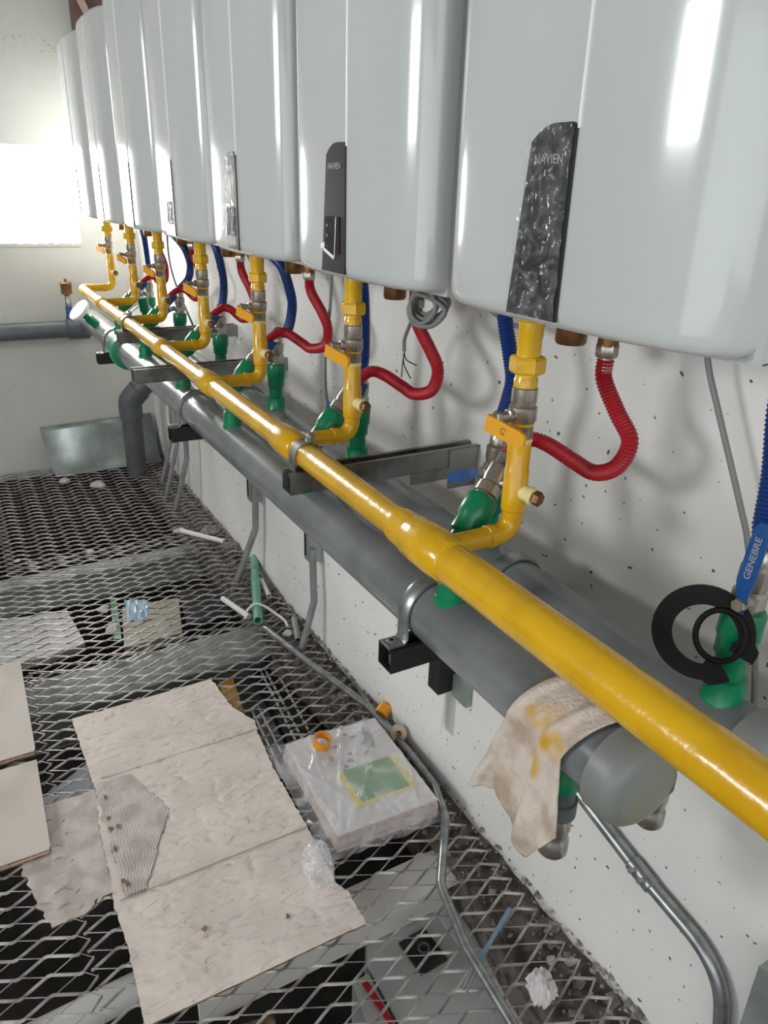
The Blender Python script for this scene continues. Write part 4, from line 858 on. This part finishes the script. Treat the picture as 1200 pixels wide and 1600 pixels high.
# stones, chunks, scraps
chunks = [((.50, 3.72, .006), .03, 'white plaster chunk on the grating in front of the galvanised sheet'), ((.36, 3.86, .006), .022, 'flat pale plaster chunk at the near edge of the galvanised sheet'),
          ((.715, 3.02, .006), .02, 'small white chunk beside the bright tube offcut'), ((.83, 2.95, .006), .035, 'grey rubble lump against the wall behind the bright tube offcut'), ((.855, 2.78, .006), .025, 'smaller rubble lump against the wall near the middle bracket'),
          ((.30, 2.33, .006), .022, 'small pale chunk beside the crumpled foil scrap'), ((.295, 2.48, .006), .018, 'tiny pale chunk just beyond the foil scrap'), ((.335, 2.98, .006), .012, 'tiny white chip on the far grating'), ((.065, 3.02, .006), .012, 'tiny white chip on the grating at the far left'),
          ((.815, 2.04, .006), .016, 'small chunk by the wall below the strap end')]
for i, (c, r, lab) in enumerate(chunks): rock('plaster_chunk', c, r, 'stone' if 'rubble' in lab else 'chunk', lab, 'chunk', 'plaster chunks', .6, i)
for i, (x, y, r) in enumerate(((.89, .775, .014), (.872, .70, .011), (.862, .745, .008), (.84, .72, .009), (.885, .60, .014), (.877, .47, .015), (.855, .655, .01))):
    rock('stone', (x, y, -.03), r, 'chunk' if i % 2 else 'stone', f'small stone in the wall gravel, number {"one two three four five six seven".split()[i]} from the wall conduit side', 'stone', 'stones in the wall gravel', .7, i + 20)
b = MB(); n = 12; vs = []
for i in range(n + 1):
    for j in range(n + 1):
        u, v = i / n - .5, j / n - .5; rr_ = 1 - .25 * abs(noise.noise(Vector((u * 3, v * 3, 9))))
        vs.append((.762 + .075 * u * rr_ + .02 * v, .665 + .085 * v * rr_, .008 + .05 * max(0, .55 - math.hypot(u, v)) + .018 * abs(noise.noise(Vector((u * 4, v * 4, 2)))) + .004 * noise.noise(Vector((u * 9, v * 9, 5)))))
b.add(vs, [(i * (n + 1) + j, i * (n + 1) + j + 1, (i + 1) * (n + 1) + j + 1, (i + 1) * (n + 1) + j) for i in range(n) for j in range(n) if math.hypot((i + .5) / n - .5, (j + .5) / n - .5) < .46 + .08 * noise.noise(Vector((i, j, 4)))])
ps = b.build('paper_scrap', 'paper', None, 0); ps.modifiers.new('thickness', 'SOLIDIFY').thickness = .0008; tag(ps, 'crumpled white paper scrap on the grating at the bottom edge', 'paper scrap')
b = MB(); n = 9; vs = []
for i in range(n + 1):
    for j in range(n + 1):
        u, v = i / n - .5, j / n - .5; x = .395 + .075 * u + .012 * v; y = 2.40 + .12 * v
        vs.append((x, y, .012 + .045 * max(0, 1 - 2.6 * abs(v - .1 + .3 * u)) + .022 * abs(noise.noise(Vector((u * 5, v * 5, 3)))) + .012 * noise.noise(Vector((u * 11, v * 11, 1)))))
b.add(vs, [(i * (n + 1) + j, i * (n + 1) + j + 1, (i + 1) * (n + 1) + j + 1, (i + 1) * (n + 1) + j) for i in range(n) for j in range(n)])
fo = b.build('foil_scrap', 'foil', None, 0); fo.modifiers.new('thickness', 'SOLIDIFY').thickness = .001
tag(fo, 'crumpled pale blue foil scrap on the grating left of centre', 'foil scrap')
b = MB(); b.obox((.755, .80, .012), (.062, .032, 0), (-.002, .004, 0), (0, 0, .001)); tag(b.build('blue_strip', 'tin', None, 0), 'narrow blue grey strip on the grating right of the long conduit', 'strip')
b = MB(); b.tube([(.63, .735, .010), (.695, .775, .012)], .0025, 8); b.tube([(.632, .728, .010), (.70, .77, .012)], .0022, 8); tag(b.build('cable_tie', 'conduit', None), 'pair of grey cable tie ends crossing under the long conduit', 'cable tie')

# ------------------------------------------------------------------ rag over the near end of the front manifold
b = MB(); nu, nv = 70, 50; vs = []
for i in range(nu + 1):
    q = i / nu                                  # along the drape: front hem -> over the top -> down behind
    for j in range(nv + 1):
        s_ = j / nv                             # 0 near side, 1 far side
        fold = .006 * math.sin(s_ * 9 - 1.0) * (1 - s_ * .5) + .004 * math.sin(s_ * 21 + 2.5 * q) + .004 * noise.noise(Vector((s_ * 5, q * 6, 2)))
        arc = RG + .004 + max(0, fold) * .5
        hang = .060 + .088 * max(0, 1 - abs(s_ - .25) / .45) + .085 * s_ + .008 * noise.noise(Vector((s_ * 9, 3, 1)))
        if q < .5:
            w = 1 - q / .5; z = ZG - hang * w; x = XG - arc - .010 * w - max(0, fold) * w - .004; y = .500 + .10 * s_ + w * (.062 * (s_ - .25) - .004)
        else:
            a = (q - .5) / .5 * math.pi * .85; x = XG - arc * math.cos(a) - .004 * math.cos(a); z = ZG + arc * math.sin(a) + .003; y = .500 + .10 * s_ - .035 * math.sin(a * .6)
        vs.append((x, y, z))
b.add(vs, [(i * (nv + 1) + j, i * (nv + 1) + j + 1, (i + 1) * (nv + 1) + j + 1, (i + 1) * (nv + 1) + j) for i in range(nu) for j in range(nv)])
rag = b.build('rag', 'rag', None, 180); rag.modifiers.new('thickness', 'SOLIDIFY').thickness = .0025
tag(rag, 'paint-stained beige rag draped over the near end of the front manifold', 'rag')
# yellow paint stains on the rag
nt = M['rag'].node_tree; p = nt.nodes['Principled BSDF']; tcn = nt.nodes['Texture Coordinate']
n_ = nt.nodes.new('ShaderNodeTexNoise'); n_.inputs['Scale'].default_value = 11; n_.inputs['Detail'].default_value = 2
mr = nt.nodes.new('ShaderNodeMapRange'); mr.inputs[1].default_value = .57; mr.inputs[2].default_value = .64
mx = nt.nodes.new('ShaderNodeMix'); mx.data_type = 'RGBA'; mx.inputs[7].default_value = rgb(206, 160, 30)
nt.links.new(tcn.outputs['Object'], n_.inputs['Vector']); nt.links.new(n_.outputs['Fac'], mr.inputs[0]); nt.links.new(mr.outputs[0], mx.inputs[0]); nt.links.new(nt.nodes[M['rag']['ramp']].outputs[0], mx.inputs[6]); nt.links.new(mx.outputs[2], p.inputs['Base Color'])

for o in bpy.data.objects:
    if '_o' in o: del o['_o']
for m in bpy.data.materials:
    if 'ramp' in m: del m['ramp']
